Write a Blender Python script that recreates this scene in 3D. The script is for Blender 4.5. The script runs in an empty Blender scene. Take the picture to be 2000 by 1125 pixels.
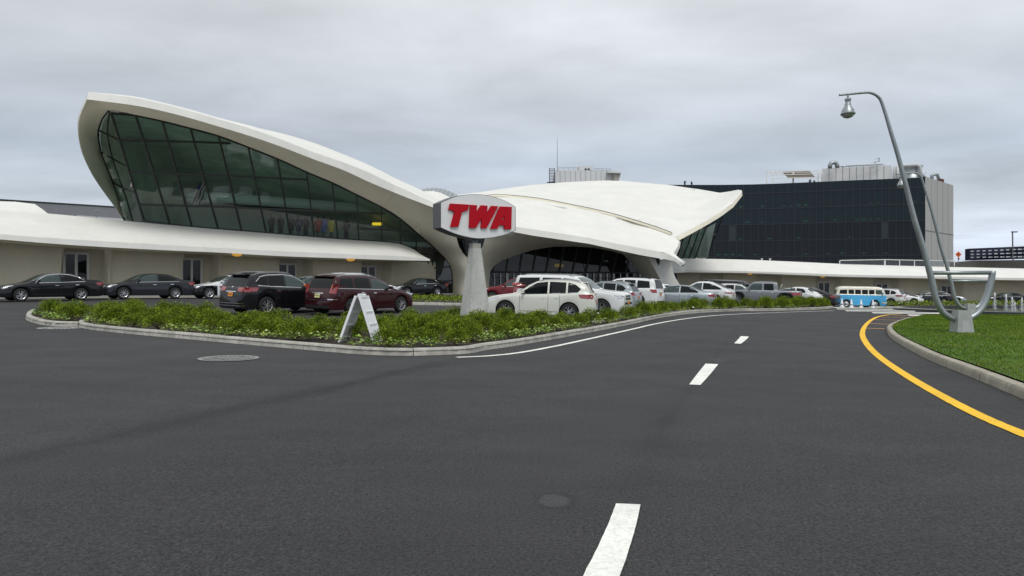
import bpy, bmesh, math, random
import numpy as np
from mathutils import Vector, Matrix, geometry
from mathutils.bvhtree import BVHTree
random.seed(7); rng = np.random.default_rng(7)
SC = bpy.context.scene; COL = SC.collection
F = 1333.33; HY = 570.0; CH = 1.35          # focal length (photo px), horizon row, eye height
def P(px, py, D): return Vector(((px-1000)/F*D, D, CH-(py-HY)/F*D))

# ------------------------------------------------------------------ helpers
def tps_fit(pts, vals, reg=0.0):
    p = np.array(pts, float); v = np.array(vals, float); n = len(p)
    d = np.linalg.norm(p[:, None]-p[None], axis=2)
    K = np.where(d > 0, d*d*np.log(d+1e-9), 0) + reg*np.eye(n)
    Q = np.hstack([np.ones((n, 1)), p]); A = np.zeros((n+3, n+3))
    A[:n, :n] = K; A[:n, n:] = Q; A[n:, :n] = Q.T
    s = np.linalg.lstsq(A, np.concatenate([v, [0, 0, 0]]), rcond=None)[0]
    def f(x, y):
        x = np.asarray(x, float); y = np.asarray(y, float)
        r = np.sqrt((x[..., None]-p[:, 0])**2+(y[..., None]-p[:, 1])**2)
        return (r*r*np.log(r+1e-9)) @ s[:n] + s[n]+s[n+1]*x+s[n+2]*y
    return f
GC = [(0,0,0),(0,5,0),(-10,5,.06),(10,5,0),(5,15,0),(-1,14,.03),(10,20,0),(-5.3,12.8,.09),(-17,24,.41),(-10.4,29,.41),
 (-6,29,.36),(1.6,28.4,.14),(3.5,31.5,.2),(-25,34,.87),(-18,39,.91),(-18.5,42.3,.92),(-7.5,57,1.03),(9,41,.33),(11,42,.26),
 (17,51,.32),(22,50,.2),(30,64,-.05),(60,92,-.2),(20,25,0),(30,30,0),(15,8,0),(40,45,-.04),(-15,60,1.1),(-30,45,1.0),
 (-4,60,1.08),(14,62,.8),(28,80,.35),(45,85,.1),(80,90,-.25),(60,60,-.1),(-20,5,.12),(-30,20,.5),(-50,40,1.0),(-50,80,1.1),
 (0,100,.9),(60,120,0),(100,100,-.2),(40,10,0),(60,30,0),(-40,0,.2),(22,38,0),(14,30,.03)]
_g = tps_fit([(a, b) for a, b, c in GC], [c for a, b, c in GC], .5)
def zg(x, y):
    x = np.asarray(x, float); y = np.asarray(y, float)
    xc = np.clip(x, -50, 100); yc = np.clip(y, -5, 120)
    z = np.clip(_g(xc, yc), -.3, 1.25)
    d = np.sqrt((x-xc)**2+(y-yc)**2)
    r = z*np.exp(-(d/60)**2) - .3*(1-np.exp(-(d/60)**2))
    return r if r.ndim else float(r)
_D = np.concatenate([np.arange(2, 20, .02), np.arange(20, 130, .1)])
def G(px, py):                     # where the sight line of a photo point meets the ground
    X = (px-1000)/F*_D; Z = CH-(py-HY)/F*_D
    below = Z < zg(X, _D)
    i = int(np.argmax(below)) if below.any() else len(_D)-1
    return Vector((X[i], _D[i], float(zg(X[i], _D[i]))))
def on_ground(x, y, dz=0.0): return Vector((x, y, zg(x, y)+dz))

def tag(o, label=None, cat=None, group=None, kind=None):
    if label: o['label'] = label
    if cat: o['category'] = cat
    if group: o['group'] = group
    if kind: o['kind'] = kind
    return o
def empty(name, loc, rz=0, label=None, cat=None, group=None):
    o = bpy.data.objects.new(name, None); o.location = loc; o.rotation_euler = (0, 0, rz)
    o.empty_display_size = .2; COL.objects.link(o)
    return tag(o, label, cat, group)
def obj(name, verts, faces, mat, parent=None, smooth=False, local=False, midx=None):
    me = bpy.data.meshes.new(name)
    off = Vector((0, 0, 0))
    if parent is not None and not local:
        p = parent
        while p is not None: off += Vector(p.location); p = p.parent
    me.from_pydata([tuple(Vector(v)-off) for v in verts], [], [tuple(f) for f in faces])
    for m in (mat if isinstance(mat, (list, tuple)) else [mat]): me.materials.append(m)
    if midx is not None: me.polygons.foreach_set('material_index', midx)
    me.validate(); me.update()
    if smooth: me.shade_smooth()
    o = bpy.data.objects.new(name, me); COL.objects.link(o)
    if parent is not None: o.parent = parent
    return o
class MB:                          # collects primitive shapes into one mesh
    def __init__(s): s.v = []; s.f = []
    def add(s, v, f):
        n = len(s.v); s.v += [Vector(a) for a in v]; s.f += [tuple(i+n for i in q) for q in f]; return s
    def box(s, c, d, rz=0, M=None):
        x, y, z = d[0]/2, d[1]/2, d[2]/2
        v = [Vector((a*x, b*y, e*z)) for a in (-1, 1) for b in (-1, 1) for e in (-1, 1)]
        R = M or Matrix.Rotation(rz, 3, 'Z')
        v = [R @ a + Vector(c) for a in v]
        return s.add(v, [(0,1,3,2),(4,6,7,5),(0,4,5,1),(2,3,7,6),(0,2,6,4),(1,5,7,3)])
    def prism(s, a, b):            # two matching loops joined, both capped
        n = len(a); v = list(a)+list(b)
        f = [(i, (i+1) % n, n+(i+1) % n, n+i) for i in range(n)]
        return s.add(v, f+[tuple(range(n))[::-1], tuple(range(n, 2*n))])
    def tube(s, pts, r, n=10, caps=True):
        pts = [Vector(p) for p in pts]; k = len(pts)
        rs = r if isinstance(r, (list, tuple)) else [r]*k
        v = []; f = []; t0 = (pts[1]-pts[0]).normalized()
        up = Vector((0, 1, 0)) if abs(t0.y) < .9 else Vector((0, 0, 1))
        for i, p in enumerate(pts):
            t = ((pts[min(i+1, k-1)]-pts[max(i-1, 0)])).normalized()
            a = t.cross(up)
            if a.length < 1e-4: a = t.orthogonal()
            a.normalize(); b = t.cross(a).normalized()
            for j in range(n):
                th = 2*math.pi*j/n; v.append(p+float(rs[i])*(math.cos(th)*a+math.sin(th)*b))
        for i in range(k-1):
            for j in range(n): f.append((i*n+j, i*n+(j+1) % n, (i+1)*n+(j+1) % n, (i+1)*n+j))
        if caps: f += [tuple(range(n))[::-1], tuple(range((k-1)*n, k*n))]
        return s.add(v, f)
    def lathe(s, prof, c=(0, 0, 0), n=20, axis='Z'):
        v = []; f = []; c = Vector(c)
        for (r, h) in prof:
            for j in range(n):
                th = 2*math.pi*j/n; a, b = r*math.cos(th), r*math.sin(th)
                v.append(c+(Vector((a, b, h)) if axis == 'Z' else Vector((a, h, b))))
        for i in range(len(prof)-1):
            for j in range(n): f.append((i*n+j, i*n+(j+1) % n, (i+1)*n+(j+1) % n, (i+1)*n+j))
        return s.add(v, f)
    def bar(s, a, b, w, h=None):   # rectangular bar from a to b
        a = Vector(a); b = Vector(b); h = h or w; t = (b-a).normalized()
        u = t.cross(Vector((0, 0, 1)))
        u = u.normalized() if u.length > 1e-3 else Vector((1, 0, 0))
        n = t.cross(u).normalized()
        q = [u*w/2+n*h/2, -u*w/2+n*h/2, -u*w/2-n*h/2, u*w/2-n*h/2]
        return s.prism([a+i for i in q], [b+i for i in q])
    def build(s, name, mat, parent=None, smooth=False, local=False):
        return obj(name, s.v, s.f, mat, parent, smooth, local)
def smooth_by_angle(o, deg=35):
    me = o.data; me.shade_smooth()
    bm = bmesh.new(); bm.from_mesh(me)
    for e in bm.edges:
        if len(e.link_faces) == 2 and e.calc_face_angle(0) > math.radians(deg): e.smooth = False
        elif len(e.link_faces) != 2: e.smooth = False
    bm.to_mesh(me); bm.free(); return o
def fix_normals(o):
    bm = bmesh.new(); bm.from_mesh(o.data); bmesh.ops.recalc_face_normals(bm, faces=bm.faces); bm.to_mesh(o.data); bm.free(); return o
def interp(pts, x): return float(np.interp(x, [p[0] for p in pts], [p[1] for p in pts]))
def spline(pts, n=8, closed=False):     # Catmull-Rom through tuples
    pts = [np.array(p, float) for p in pts]; out = []; k = len(pts)
    for i in range(k if closed else k-1):
        g = (lambda j: pts[j % k]) if closed else (lambda j: pts[min(max(j, 0), k-1)])
        p0, p1, p2, p3 = g(i-1), g(i), g(i+1), g(i+2)
        for t in np.linspace(0, 1, n, endpoint=False):
            out.append(.5*((2*p1)+(-p0+p2)*t+(2*p0-5*p1+4*p2-p3)*t*t+(-p0+3*p1-3*p2+p3)*t**3))
    if not closed: out.append(pts[-1])
    return out
def inside(poly, x, y):
    r = False; n = len(poly); j = n-1
    for i in range(n):
        xi, yi = poly[i][0], poly[i][1]; xj, yj = poly[j][0], poly[j][1]
        if (yi > y) != (yj > y) and x < (xj-xi)*(y-yi)/(yj-yi)+xi: r = not r
        j = i
    return r
def region(outer, holes=(), step=8, depth=None, extra=(), reg=0.0):
    """surface through outline triples (px,py,D): fills the outline with a smooth depth; returns world verts, faces, boundary loops"""
    allp = [tuple(p) for p in outer]+[tuple(p) for h in holes for p in h]
    if depth is None:
        seen = {}
        for p in allp+[tuple(e) for e in extra]: seen[(round(p[0], 1), round(p[1], 1))] = p
        q = list(seen.values())
        if len(q) > 160: q = q[::len(q)//160+1]
        f = tps_fit([(a/100, b/100) for a, b, c in q], [c for a, b, c in q], reg)
        depth = lambda a, b: f(a/100, b/100)
    v2 = [Vector((p[0], p[1])) for p in outer]; e = [(i, (i+1) % len(outer)) for i in range(len(outer))]
    for h in holes:
        n = len(v2); v2 += [Vector((p[0], p[1])) for p in h]; e += [(n+i, n+(i+1) % len(h)) for i in range(len(h))]
    nb = len(v2)
    xs = [p[0] for p in outer]; ys = [p[1] for p in outer]
    for gx in np.arange(min(xs)+step/2, max(xs), step):
        for gy in np.arange(min(ys)+step/2, max(ys), step):
            if inside(outer, gx, gy) and not any(inside(h, gx, gy) for h in holes):
                if min((gx-p[0])**2+(gy-p[1])**2 for p in allp) > (step*.45)**2: v2.append(Vector((gx, gy)))
    V, E, FC, ov, oe, of = geometry.delaunay_2d_cdt(v2, e, [], 0, 1e-4)
    faces = []
    for t in FC:
        c = sum((V[i] for i in t), Vector((0, 0)))/len(t)
        if inside(outer, c.x, c.y) and not any(inside(h, c.x, c.y) for h in holes): faces.append(tuple(t))
    W = []
    for k, q in enumerate(V):
        src = ov[k][0] if ov[k] else -1
        if 0 <= src < nb: D = allp[src][2]
        else: D = float(depth(np.array(q.x), np.array(q.y)))
        W.append(P(q.x, q.y, D))
    return W, faces
def loft(rows):                     # rows: lists of points of equal length
    n = len(rows[0]); v = [Vector(p) for r in rows for p in r]
    f = [(i*n+j, i*n+j+1, (i+1)*n+j+1, (i+1)*n+j) for i in range(len(rows)-1) for j in range(n-1)]
    return v, f

# ------------------------------------------------------------------ materials
def mat(name, col, rough=.6, metal=0, spec=.5, coat=0, noise=None, bump=None, emit=None, trans=None):
    m = bpy.data.materials.new(name); m.use_nodes = True; nt = m.node_tree; b = nt.nodes['Principled BSDF']
    b.inputs['Base Color'].default_value = (*col, 1); b.inputs['Roughness'].default_value = rough
    b.inputs['Metallic'].default_value = metal; b.inputs['Specular IOR Level'].default_value = spec
    b.inputs['Coat Weight'].default_value = coat; b.inputs['Coat Roughness'].default_value = .04
    tc = nt.nodes.new('ShaderNodeTexCoord')
    if noise:                       # list of (scale, amount, stretch) multiplied over the colour
        prev = None
        for (sc, am, st) in noise:
            mp = nt.nodes.new('ShaderNodeMapping'); mp.inputs['Scale'].default_value = st
            nt.links.new(tc.outputs['Object'], mp.inputs[0])
            n = nt.nodes.new('ShaderNodeTexNoise'); n.inputs['Scale'].default_value = sc; n.inputs['Detail'].default_value = 5
            n.inputs['Roughness'].default_value = .6
            nt.links.new(mp.outputs[0], n.inputs['Vector'])
            r = nt.nodes.new('ShaderNodeMapRange'); r.inputs[1].default_value = .3; r.inputs[2].default_value = .7
            r.inputs[3].default_value = 1-am; r.inputs[4].default_value = 1+am
            nt.links.new(n.outputs[0], r.inputs[0])
            x = nt.nodes.new('ShaderNodeVectorMath'); x.operation = 'SCALE'
            if prev is None: x.inputs[0].default_value = col
            else: nt.links.new(prev, x.inputs[0])
            nt.links.new(r.outputs[0], x.inputs['Scale']); prev = x.outputs[0]
        nt.links.new(prev, b.inputs['Base Color'])
    if bump:
        n = nt.nodes.new('ShaderNodeTexNoise'); n.inputs['Scale'].default_value = bump[0]; n.inputs['Detail'].default_value = 6
        nt.links.new(tc.outputs['Object'], n.inputs['Vector'])
        bp = nt.nodes.new('ShaderNodeBump'); bp.inputs['Strength'].default_value = bump[1]; bp.inputs['Distance'].default_value = bump[2]
        nt.links.new(n.outputs[0], bp.inputs['Height']); nt.links.new(bp.outputs[0], b.inputs['Normal'])
    if emit: b.inputs['Emission Color'].default_value = (*emit[0], 1); b.inputs['Emission Strength'].default_value = emit[1]
    return m
def glass(name, tint, rough=.02, refl=1.0):      # thin architectural glass: fresnel reflection over tinted transparency
    m = bpy.data.materials.new(name); m.use_nodes = True; nt = m.node_tree; nt.nodes.clear()
    o = nt.nodes.new('ShaderNodeOutputMaterial'); mx = nt.nodes.new('ShaderNodeMixShader')
    t = nt.nodes.new('ShaderNodeBsdfTransparent'); t.inputs[0].default_value = (*tint, 1)
    g = nt.nodes.new('ShaderNodeBsdfGlossy'); g.inputs['Roughness'].default_value = rough; g.inputs[0].default_value = (refl, refl, refl, 1)
    fr = nt.nodes.new('ShaderNodeFresnel'); ge = nt.nodes.new('ShaderNodeNewGeometry'); mr = nt.nodes.new('ShaderNodeMapRange')
    mr.inputs[3].default_value = 1.6; mr.inputs[4].default_value = 1/1.6; nt.links.new(ge.outputs['Backfacing'], mr.inputs[0]); nt.links.new(mr.outputs[0], fr.inputs[0])
    nt.links.new(fr.outputs[0], mx.inputs[0]); nt.links.new(t.outputs[0], mx.inputs[1]); nt.links.new(g.outputs[0], mx.inputs[2])
    nt.links.new(mx.outputs[0], o.inputs[0]); return m
def plain(x): return [(x, x, x)]
S1 = (1, 1, 1)
M = {}
M['shell'] = mat('roof_concrete_white', (.72, .712, .665), .75, noise=[(.35, .05, S1), (2.5, .03, (1, 1, .3)), (14, .02, S1)], bump=(9, .15, .02))
M['soffit'] = mat('soffit_plaster_cream', (.80, .755, .61), .8, noise=[(.4, .05, S1), (4, .03, S1)])
M['wallp'] = mat('wall_plaster_cream', (.66, .61, .48), .8, noise=[(.5, .06, (1, 1, .4)), (5, .03, S1)])
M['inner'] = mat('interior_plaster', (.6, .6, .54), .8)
M['floor'] = mat('interior_floor', (.42, .41, .37), .5)
M['glassT'] = glass('terminal_glass_green', (.70, .87, .84))
M['glassD'] = glass('entrance_glass_dark', (.08, .10, .10), refl=.5)
M['frame'] = mat('dark_window_frame', (.018, .022, .02), .5)
M['steelw'] = mat('white_painted_steel', (.70, .70, .67), .5, noise=[(3, .05, S1)])
M['alu'] = mat('brushed_aluminium', (.42, .42, .41), .35, .8)
M['galv'] = mat('galvanised_steel', (.33, .36, .37), .42, .75, noise=[(3, .12, (1, 1, .4)), (30, .08, S1)])
M['concrete'] = mat('cast_concrete', (.47, .475, .44), .85, noise=[(1.6, .18, (1, 1, .35)), (9, .10, S1), (60, .08, S1)], bump=(25, .3, .01))
M['kerb'] = mat('kerb_concrete', (.40, .385, .34), .9, noise=[(1.3, .22, S1), (7, .22, (1, 1, .5)), (50, .12, S1)], bump=(30, .5, .012))
M['kerbt'] = mat('tan_kerb_concrete', (.33, .305, .24), .9, noise=[(.8, .18, S1), (6, .22, (1, 1, .5)), (40, .15, S1)], bump=(30, .5, .012))
M['side'] = mat('pavement_concrete', (.36, .35, .31), .9, noise=[(.6, .12, S1), (9, .08, S1)])
M['soil'] = mat('mulch_soil', (.035, .024, .016), .95, noise=[(8, .3, S1), (40, .3, S1)], bump=(30, .8, .03))
M['whitep'] = mat('white_road_paint', (.80, .80, .735), .7, noise=[(1.5, .10, S1), (9, .10, S1), (40, .16, S1)])
M['yellowp'] = mat('yellow_road_paint', (.86, .50, .010), .7, noise=[(1.2, .09, S1), (9, .10, S1), (40, .16, S1)])
M['orangep'] = mat('faded_orange_paint', (.72, .38, .14), .8, noise=[(4, .15, S1), (30, .2, S1)])
M['black'] = mat('black_plastic', (.012, .012, .013), .45)
M['rubber'] = mat('tyre_rubber', (.016, .016, .016), .8)
M['rim'] = mat('alloy_rim', (.55, .56, .57), .3, .85)
M['chrome'] = mat('chrome_trim', (.75, .75, .76), .12, 1)
M['cglass'] = mat('car_glass', (.005, .007, .007), .03, 0, .26)
M['cglassl'] = mat('car_glass_clear', (.025, .045, .042), .03, 0, .7)
M['head'] = mat('headlamp_lens', (.55, .57, .6), .08, .35, .9, coat=1)
M['tail'] = mat('tail_lamp_red', (.28, .008, .010), .12, 0, .8, coat=1)
M['tailo'] = mat('tail_lamp_orange', (.62, .13, .02), .15, 0, .8, coat=1)
M['plateO'] = mat('orange_number_plate', (.75, .27, .02), .5)
M['plateY'] = mat('pale_yellow_number_plate', (.62, .62, .30), .5)
M['platew'] = mat('white_number_plate', (.6, .6, .58), .5)
M['ink'] = mat('plate_characters_dark', (.03, .03, .07), .6)
M['gold'] = mat('gold_badge', (.6, .38, .06), .3, .8)
M['liner'] = mat('wheel_well_black', (.006, .006, .006), .9)
def paint(name, col, metal=0.0, rough=.35): return mat(name, col, rough, metal, .15, coat=.62)
C = dict(black=paint('black_paint', (.006, .006, .008)), charcoal=paint('charcoal_paint', (.022, .024, .030), .3), white=paint('white_paint', (.72, .73, .73)),
  pearl=paint('pearl_white_paint', (.66, .67, .60), .05), maroon=paint('maroon_paint', (.036, .004, .006), .2), red=paint('dark_red_paint', (.16, .012, .018), .1),
  silver=paint('silver_paint', (.36, .40, .42), .6), grey=paint('grey_paint', (.20, .215, .23), .5), dgrey=paint('dark_grey_paint', (.022, .024, .030), .3),
  blue=paint('sky_blue_paint', (.07, .37, .66)), cream=paint('cream_paint', (.68, .66, .56)))
M['signw'] = mat('sign_face_white', (.74, .75, .745), .35, noise=[(1.2, .04, S1)])
M['signe'] = mat('sign_edge_grey', (.10, .10, .105), .4, .3)
M['signr'] = mat('sign_letter_red', (.44, .0, .010), .5, spec=.2)
M['aframe'] = mat('sandwich_board_plastic', (.80, .81, .83), .5, noise=[(5, .05, S1)])
M['bark'] = mat('shrub_stems', (.06, .04, .025), .9)
# ------------------------------------------------------------------ camera, light, sky
cam = bpy.data.objects.new('camera', bpy.data.cameras.new('camera')); COL.objects.link(cam)
cam.location = (0, 0, CH); cam.rotation_euler = (math.pi/2, 0, 0)
cam.data.sensor_width = 36; cam.data.lens = 24; cam.data.shift_y = (HY-562.5)/2000; cam.data.clip_end = 8000
SC.camera = cam
SUN_EL, SUN_AZ = math.radians(57), math.radians(168)     # azimuth from +Y towards +X
sd = bpy.data.lights.new('sun', 'SUN'); sd.energy = 1.5; sd.angle = math.radians(25); sd.color = (1, .975, .935)
so = bpy.data.objects.new('sun', sd); COL.objects.link(so)
sv = Vector((math.sin(SUN_AZ)*math.cos(SUN_EL), math.cos(SUN_AZ)*math.cos(SUN_EL), math.sin(SUN_EL)))
so.rotation_euler = sv.to_track_quat('Z', 'Y').to_euler(); so.location = (0, -20, 40)
w = bpy.data.worlds.new('World'); SC.world = w; w.use_nodes = True; nt = w.node_tree; nt.nodes.clear()
N = nt.nodes.new; Lk = nt.links.new
out = N('ShaderNodeOutputWorld'); bg = N('ShaderNodeBackground'); bg2 = N('ShaderNodeBackground'); mx = N('ShaderNodeMixShader')
sky = N('ShaderNodeTexSky'); sky.sky_type = 'NISHITA'; sky.sun_disc = False; sky.sun_elevation = SUN_EL; sky.sun_rotation = SUN_AZ
Lk(sky.outputs[0], bg.inputs[0]); bg.inputs[1].default_value = .08
tc = N('ShaderNodeTexCoord'); sx = N('ShaderNodeSeparateXYZ'); Lk(tc.outputs['Generated'], sx.inputs[0])
def mth(op, a, b=None, c=None):
    n = N('ShaderNodeMath'); n.operation = op
    for i, v in enumerate((a, b, c)):
        if v is None: continue
        if isinstance(v, (int, float)): n.inputs[i].default_value = v
        else: Lk(v, n.inputs[i])
    return n.outputs[0]
zc = mth('MAXIMUM', sx.outputs['Z'], 0.0); dn = mth('ADD', zc, .10)
u = mth('DIVIDE', sx.outputs['X'], dn); v = mth('DIVIDE', sx.outputs['Y'], dn)
cb = N('ShaderNodeCombineXYZ'); Lk(u, cb.inputs[0]); Lk(v, cb.inputs[1])
def cloud(scale, st, det, loc, rough=.5):
    mp = N('ShaderNodeMapping'); mp.inputs['Scale'].default_value = st; mp.inputs['Location'].default_value = loc; mp.inputs['Rotation'].default_value = (0, 0, .12)
    Lk(cb.outputs[0], mp.inputs[0]); n = N('ShaderNodeTexNoise'); n.inputs['Scale'].default_value = scale; n.inputs['Detail'].default_value = det
    n.inputs['Roughness'].default_value = rough; n.inputs['Distortion'].default_value = .3
    Lk(mp.outputs[0], n.inputs['Vector']); return n.outputs[0]
n1 = cloud(.45, (.55, 1.0, 1), 4, (3.1, 1.7, 0)); n2 = cloud(1.3, (.8, 1.0, 1), 6, (7.7, 2.1, 0), .55)
rp = N('ShaderNodeValToRGB'); Lk(sx.outputs['Z'], rp.inputs[0]); cr = rp.color_ramp
stops = [(0, (.67, .74, .86)), (.07, (.61, .67, .77)), (.12, (.49, .54, .60)), (.18, (.41, .46, .53)), (.24, (.50, .545, .60)), (.31, (.61, .645, .685)), (.42, (.68, .71, .74)), (1, (.63, .66, .69))]
cr.elements[0].position = 0; cr.elements[0].color = (*stops[0][1], 1); cr.elements[1].position = 1; cr.elements[1].color = (*stops[-1][1], 1)
for p_, c_ in stops[1:-1]:
    e_ = cr.elements.new(p_); e_.color = (*c_, 1)
tot = mth('ADD', mth('MULTIPLY', mth('SUBTRACT', n1, .5), .95), mth('MULTIPLY', mth('SUBTRACT', n2, .5), .72))
fac = mth('ADD', 1.0, tot)
vm = N('ShaderNodeVectorMath'); vm.operation = 'SCALE'; Lk(rp.outputs[0], vm.inputs[0]); Lk(fac, vm.inputs['Scale'])
Lk(vm.outputs[0], bg2.inputs[0]); bg2.inputs[1].default_value = 1.12
mx.inputs[0].default_value = .94; Lk(bg.outputs[0], mx.inputs[1]); Lk(bg2.outputs[0], mx.inputs[2]); Lk(mx.outputs[0], out.inputs[0])
SC.view_settings.view_transform = 'Standard'; SC.view_settings.look = 'None'; SC.view_settings.gamma = 1; SC.view_settings.exposure = .12
SC.cycles.max_bounces = 8; SC.cycles.transparent_max_bounces = 12

# ------------------------------------------------------------------ road sheet
def axis(lo, hi, d0, far):
    a = list(np.arange(lo, hi+1e-6, d0)); s = d0; x = hi
    while x < far: s *= 1.35; x += s; a.append(x)
    s = d0; x = lo; b = []
    while x > -far: s *= 1.35; x -= s; b.append(x)
    return np.array(b[::-1]+a)
xs = axis(-40, 70, .8, 4000); ys = axis(-6, 110, .8, 4000)
XX, YY = np.meshgrid(xs, ys); ZZ = zg(XX, YY)
gv = np.stack([XX, YY, ZZ], -1).reshape(-1, 3); nx = len(xs)
gf = [(j*nx+i, j*nx+i+1, (j+1)*nx+i+1, (j+1)*nx+i) for j in range(len(ys)-1) for i in range(nx-1)]
m = bpy.data.materials.new('asphalt'); m.use_nodes = True; nt = m.node_tree; N = nt.nodes.new; Lk = nt.links.new
B = nt.nodes['Principled BSDF']; tc = N('ShaderNodeTexCoord')
def nz(scale, det=4, rough=.6, st=None, typ='ShaderNodeTexNoise', out=0):
    n = N(typ); n.inputs['Scale'].default_value = scale
    if typ == 'ShaderNodeTexNoise': n.inputs['Detail'].default_value = det; n.inputs['Roughness'].default_value = rough
    if st:
        mp = N('ShaderNodeMapping'); mp.inputs['Scale'].default_value = st; mp.inputs['Rotation'].default_value = (0, 0, .25); Lk(tc.outputs['Object'], mp.inputs[0]); Lk(mp.outputs[0], n.inputs['Vector'])
    else: Lk(tc.outputs['Object'], n.inputs['Vector'])
    return n.outputs[out]
def rng_(v, a, b, c, d):
    n = N('ShaderNodeMapRange'); Lk(v, n.inputs[0]); 
    for i, q in enumerate((a, b, c, d)): n.inputs[i+1].default_value = q
    return n.outputs[0]
big = rng_(nz(.16, 4), .3, .7, .82, 1.15); mid = rng_(nz(1.1, 5, .65, (.5, 1.4, 1)), .3, .7, .87, 1.12)
fine = rng_(nz(95, 3, .8), .3, .7, .40, 1.75); grain = mth('MULTIPLY', rng_(nz(50, 2, .8), .3, .7, .35, 1.75), rng_(nz(17, 3, .7), .3, .7, .96, 1.04))
vor = N('ShaderNodeTexVoronoi'); vor.inputs['Scale'].default_value = 70; Lk(tc.outputs['Object'], vor.inputs['Vector'])
spk = rng_(vor.outputs['Distance'], .0, .16, 1.0, 0.0)          # small light stones, thinned out by a noise
thin = rng_(nz(33, 2), .52, .58, 0, 1); spk = mth('MULTIPLY', spk, thin)
val = mth('MULTIPLY', mth('MULTIPLY', big, mid), mth('MULTIPLY', fine, grain))
sp = N('ShaderNodeSeparateXYZ'); Lk(tc.outputs['Object'], sp.inputs[0]); X_, Y_ = sp.outputs['X'], sp.outputs['Y']
def seam(p0, p1, wdt, dark, wob, jag=1.3):
    global val
    d = Vector((p1[0]-p0[0], p1[1]-p0[1])).normalized(); n_ = (-d.y, d.x)
    dist = mth('ADD', mth('MULTIPLY', mth('SUBTRACT', X_, p0[0]), n_[0]), mth('MULTIPLY', mth('SUBTRACT', Y_, p0[1]), n_[1]))
    dist = mth('ADD', dist, mth('MULTIPLY', mth('SUBTRACT', nz(jag, 5), .5), wob))
    s = rng_(mth('ABSOLUTE', dist), 0, wdt, dark, 0)
    al = mth('ADD', mth('MULTIPLY', mth('SUBTRACT', X_, p0[0]), d.x), mth('MULTIPLY', mth('SUBTRACT', Y_, p0[1]), d.y))
    Ln = math.hypot(p1[0]-p0[0], p1[1]-p0[1])
    ends = mth('MULTIPLY', rng_(al, -.6, .6, 0, 1), rng_(al, Ln-.8, Ln+.8, 1, 0))
    val = mth('MULTIPLY', val, mth('SUBTRACT', 1, mth('MULTIPLY', s, ends))); return dist
a = G(-60, 915); b = G(880, 706); sd_ = seam((a.x, a.y), (b.x, b.y), .34, .40, .35)
sidef = rng_(sd_, -.1, .1, .94, 1.05)                            # two laying passes of slightly different tone
val = mth('MULTIPLY', val, sidef)
for (q0, q1, w_, dk, wb) in [((1265,870),(1440,640),.10,.16,.25), ((620,770),(880,700),.12,.22,.5), ((1310,790),(1225,990),.35,.14,.3)]:
    a = G(*q0); b = G(*q1); seam((a.x, a.y), (b.x, b.y), w_, dk, wb)
def spot(px, py, rx, ry, dark):
    global val
    c = G(px, py)
    e = mth('SQRT', mth('ADD', mth('POWER', mth('DIVIDE', mth('SUBTRACT', X_, c.x), rx), 2), mth('POWER', mth('DIVIDE', mth('SUBTRACT', Y_, c.y), ry), 2)))
    e = mth('ADD', e, mth('MULTIPLY', mth('SUBTRACT', nz(9, 4), .5), .9))
    r = rng_(e, .75, 1.1, dark, 0); val = mth('MULTIPLY', val, mth('SUBTRACT', 1, r)); return r
spot(1085, 979, .155, .20, .30); r1 = spot(1083, 978, .11, .14, -.85); spot(1398, 703, .14, .35, -.5); spot(120, 640, 1.6, 1.2, .18); spot(1440, 672, .5, .2, .2)
vs = N('ShaderNodeVectorMath'); vs.operation = 'SCALE'; vs.inputs[0].default_value = (.0365, .0357, .0360); Lk(val, vs.inputs['Scale'])
ad = N('ShaderNodeVectorMath'); ad.operation = 'ADD'; Lk(vs.outputs[0], ad.inputs[0])
v2_ = N('ShaderNodeVectorMath'); v2_.operation = 'SCALE'; v2_.inputs[0].default_value = (.22, .215, .205); Lk(spk, v2_.inputs['Scale']); Lk(v2_.outputs[0], ad.inputs[1])
Lk(ad.outputs[0], B.inputs['Base Color'])
Lk(mth('SUBTRACT', rng_(nz(.7, 3), .3, .7, .74, .86), mth('MULTIPLY', mth('ABSOLUTE', r1), .15)), B.inputs['Roughness']); B.inputs['Specular IOR Level'].default_value = .35
bp = N('ShaderNodeBump'); bp.inputs['Strength'].default_value = .7; bp.inputs['Distance'].default_value = .006
Lk(mth('ADD', nz(95, 3, .8), mth('MULTIPLY', vor.outputs['Distance'], .8)), bp.inputs['Height']); Lk(bp.outputs[0], B.inputs['Normal'])
M['asphalt'] = m
tag(obj('road', gv, gf, m, smooth=True), 'dark grey asphalt roadway and forecourt of the terminal', kind='structure')

# painted strips, draped on the road
def drape_strip(name, left, right, mt, lift=.008, label=None):
    Lp = [G(*p) for p in spline(left, 8)]; Rp = [G(*p) for p in spline(right, 8)]
    v = []; f = []
    for a, b in zip(Lp, Rp):
        v += [on_ground(a.x, a.y, lift), on_ground(b.x, b.y, lift)]
    f = [(2*i, 2*i+1, 2*i+3, 2*i+2) for i in range(len(Lp)-1)]
    return tag(obj(name, v, f, mt), label, kind='structure')
def centre_strip(name, pts, width, mt, lift=.008, label=None, n=10):
    q = [G(*p) for p in spline(pts, n)]; v = []
    for i, a in enumerate(q):
        t = (q[min(i+1, len(q)-1)]-q[max(i-1, 0)]); t.z = 0; t.normalize(); s = Vector((-t.y, t.x, 0))*width/2
        v += [on_ground(a.x+s.x, a.y+s.y, lift), on_ground(a.x-s.x, a.y-s.y, lift)]
    return tag(obj(name, v, [(2*i, 2*i+1, 2*i+3, 2*i+2) for i in range(len(q)-1)], mt), label, kind='structure')
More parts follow.
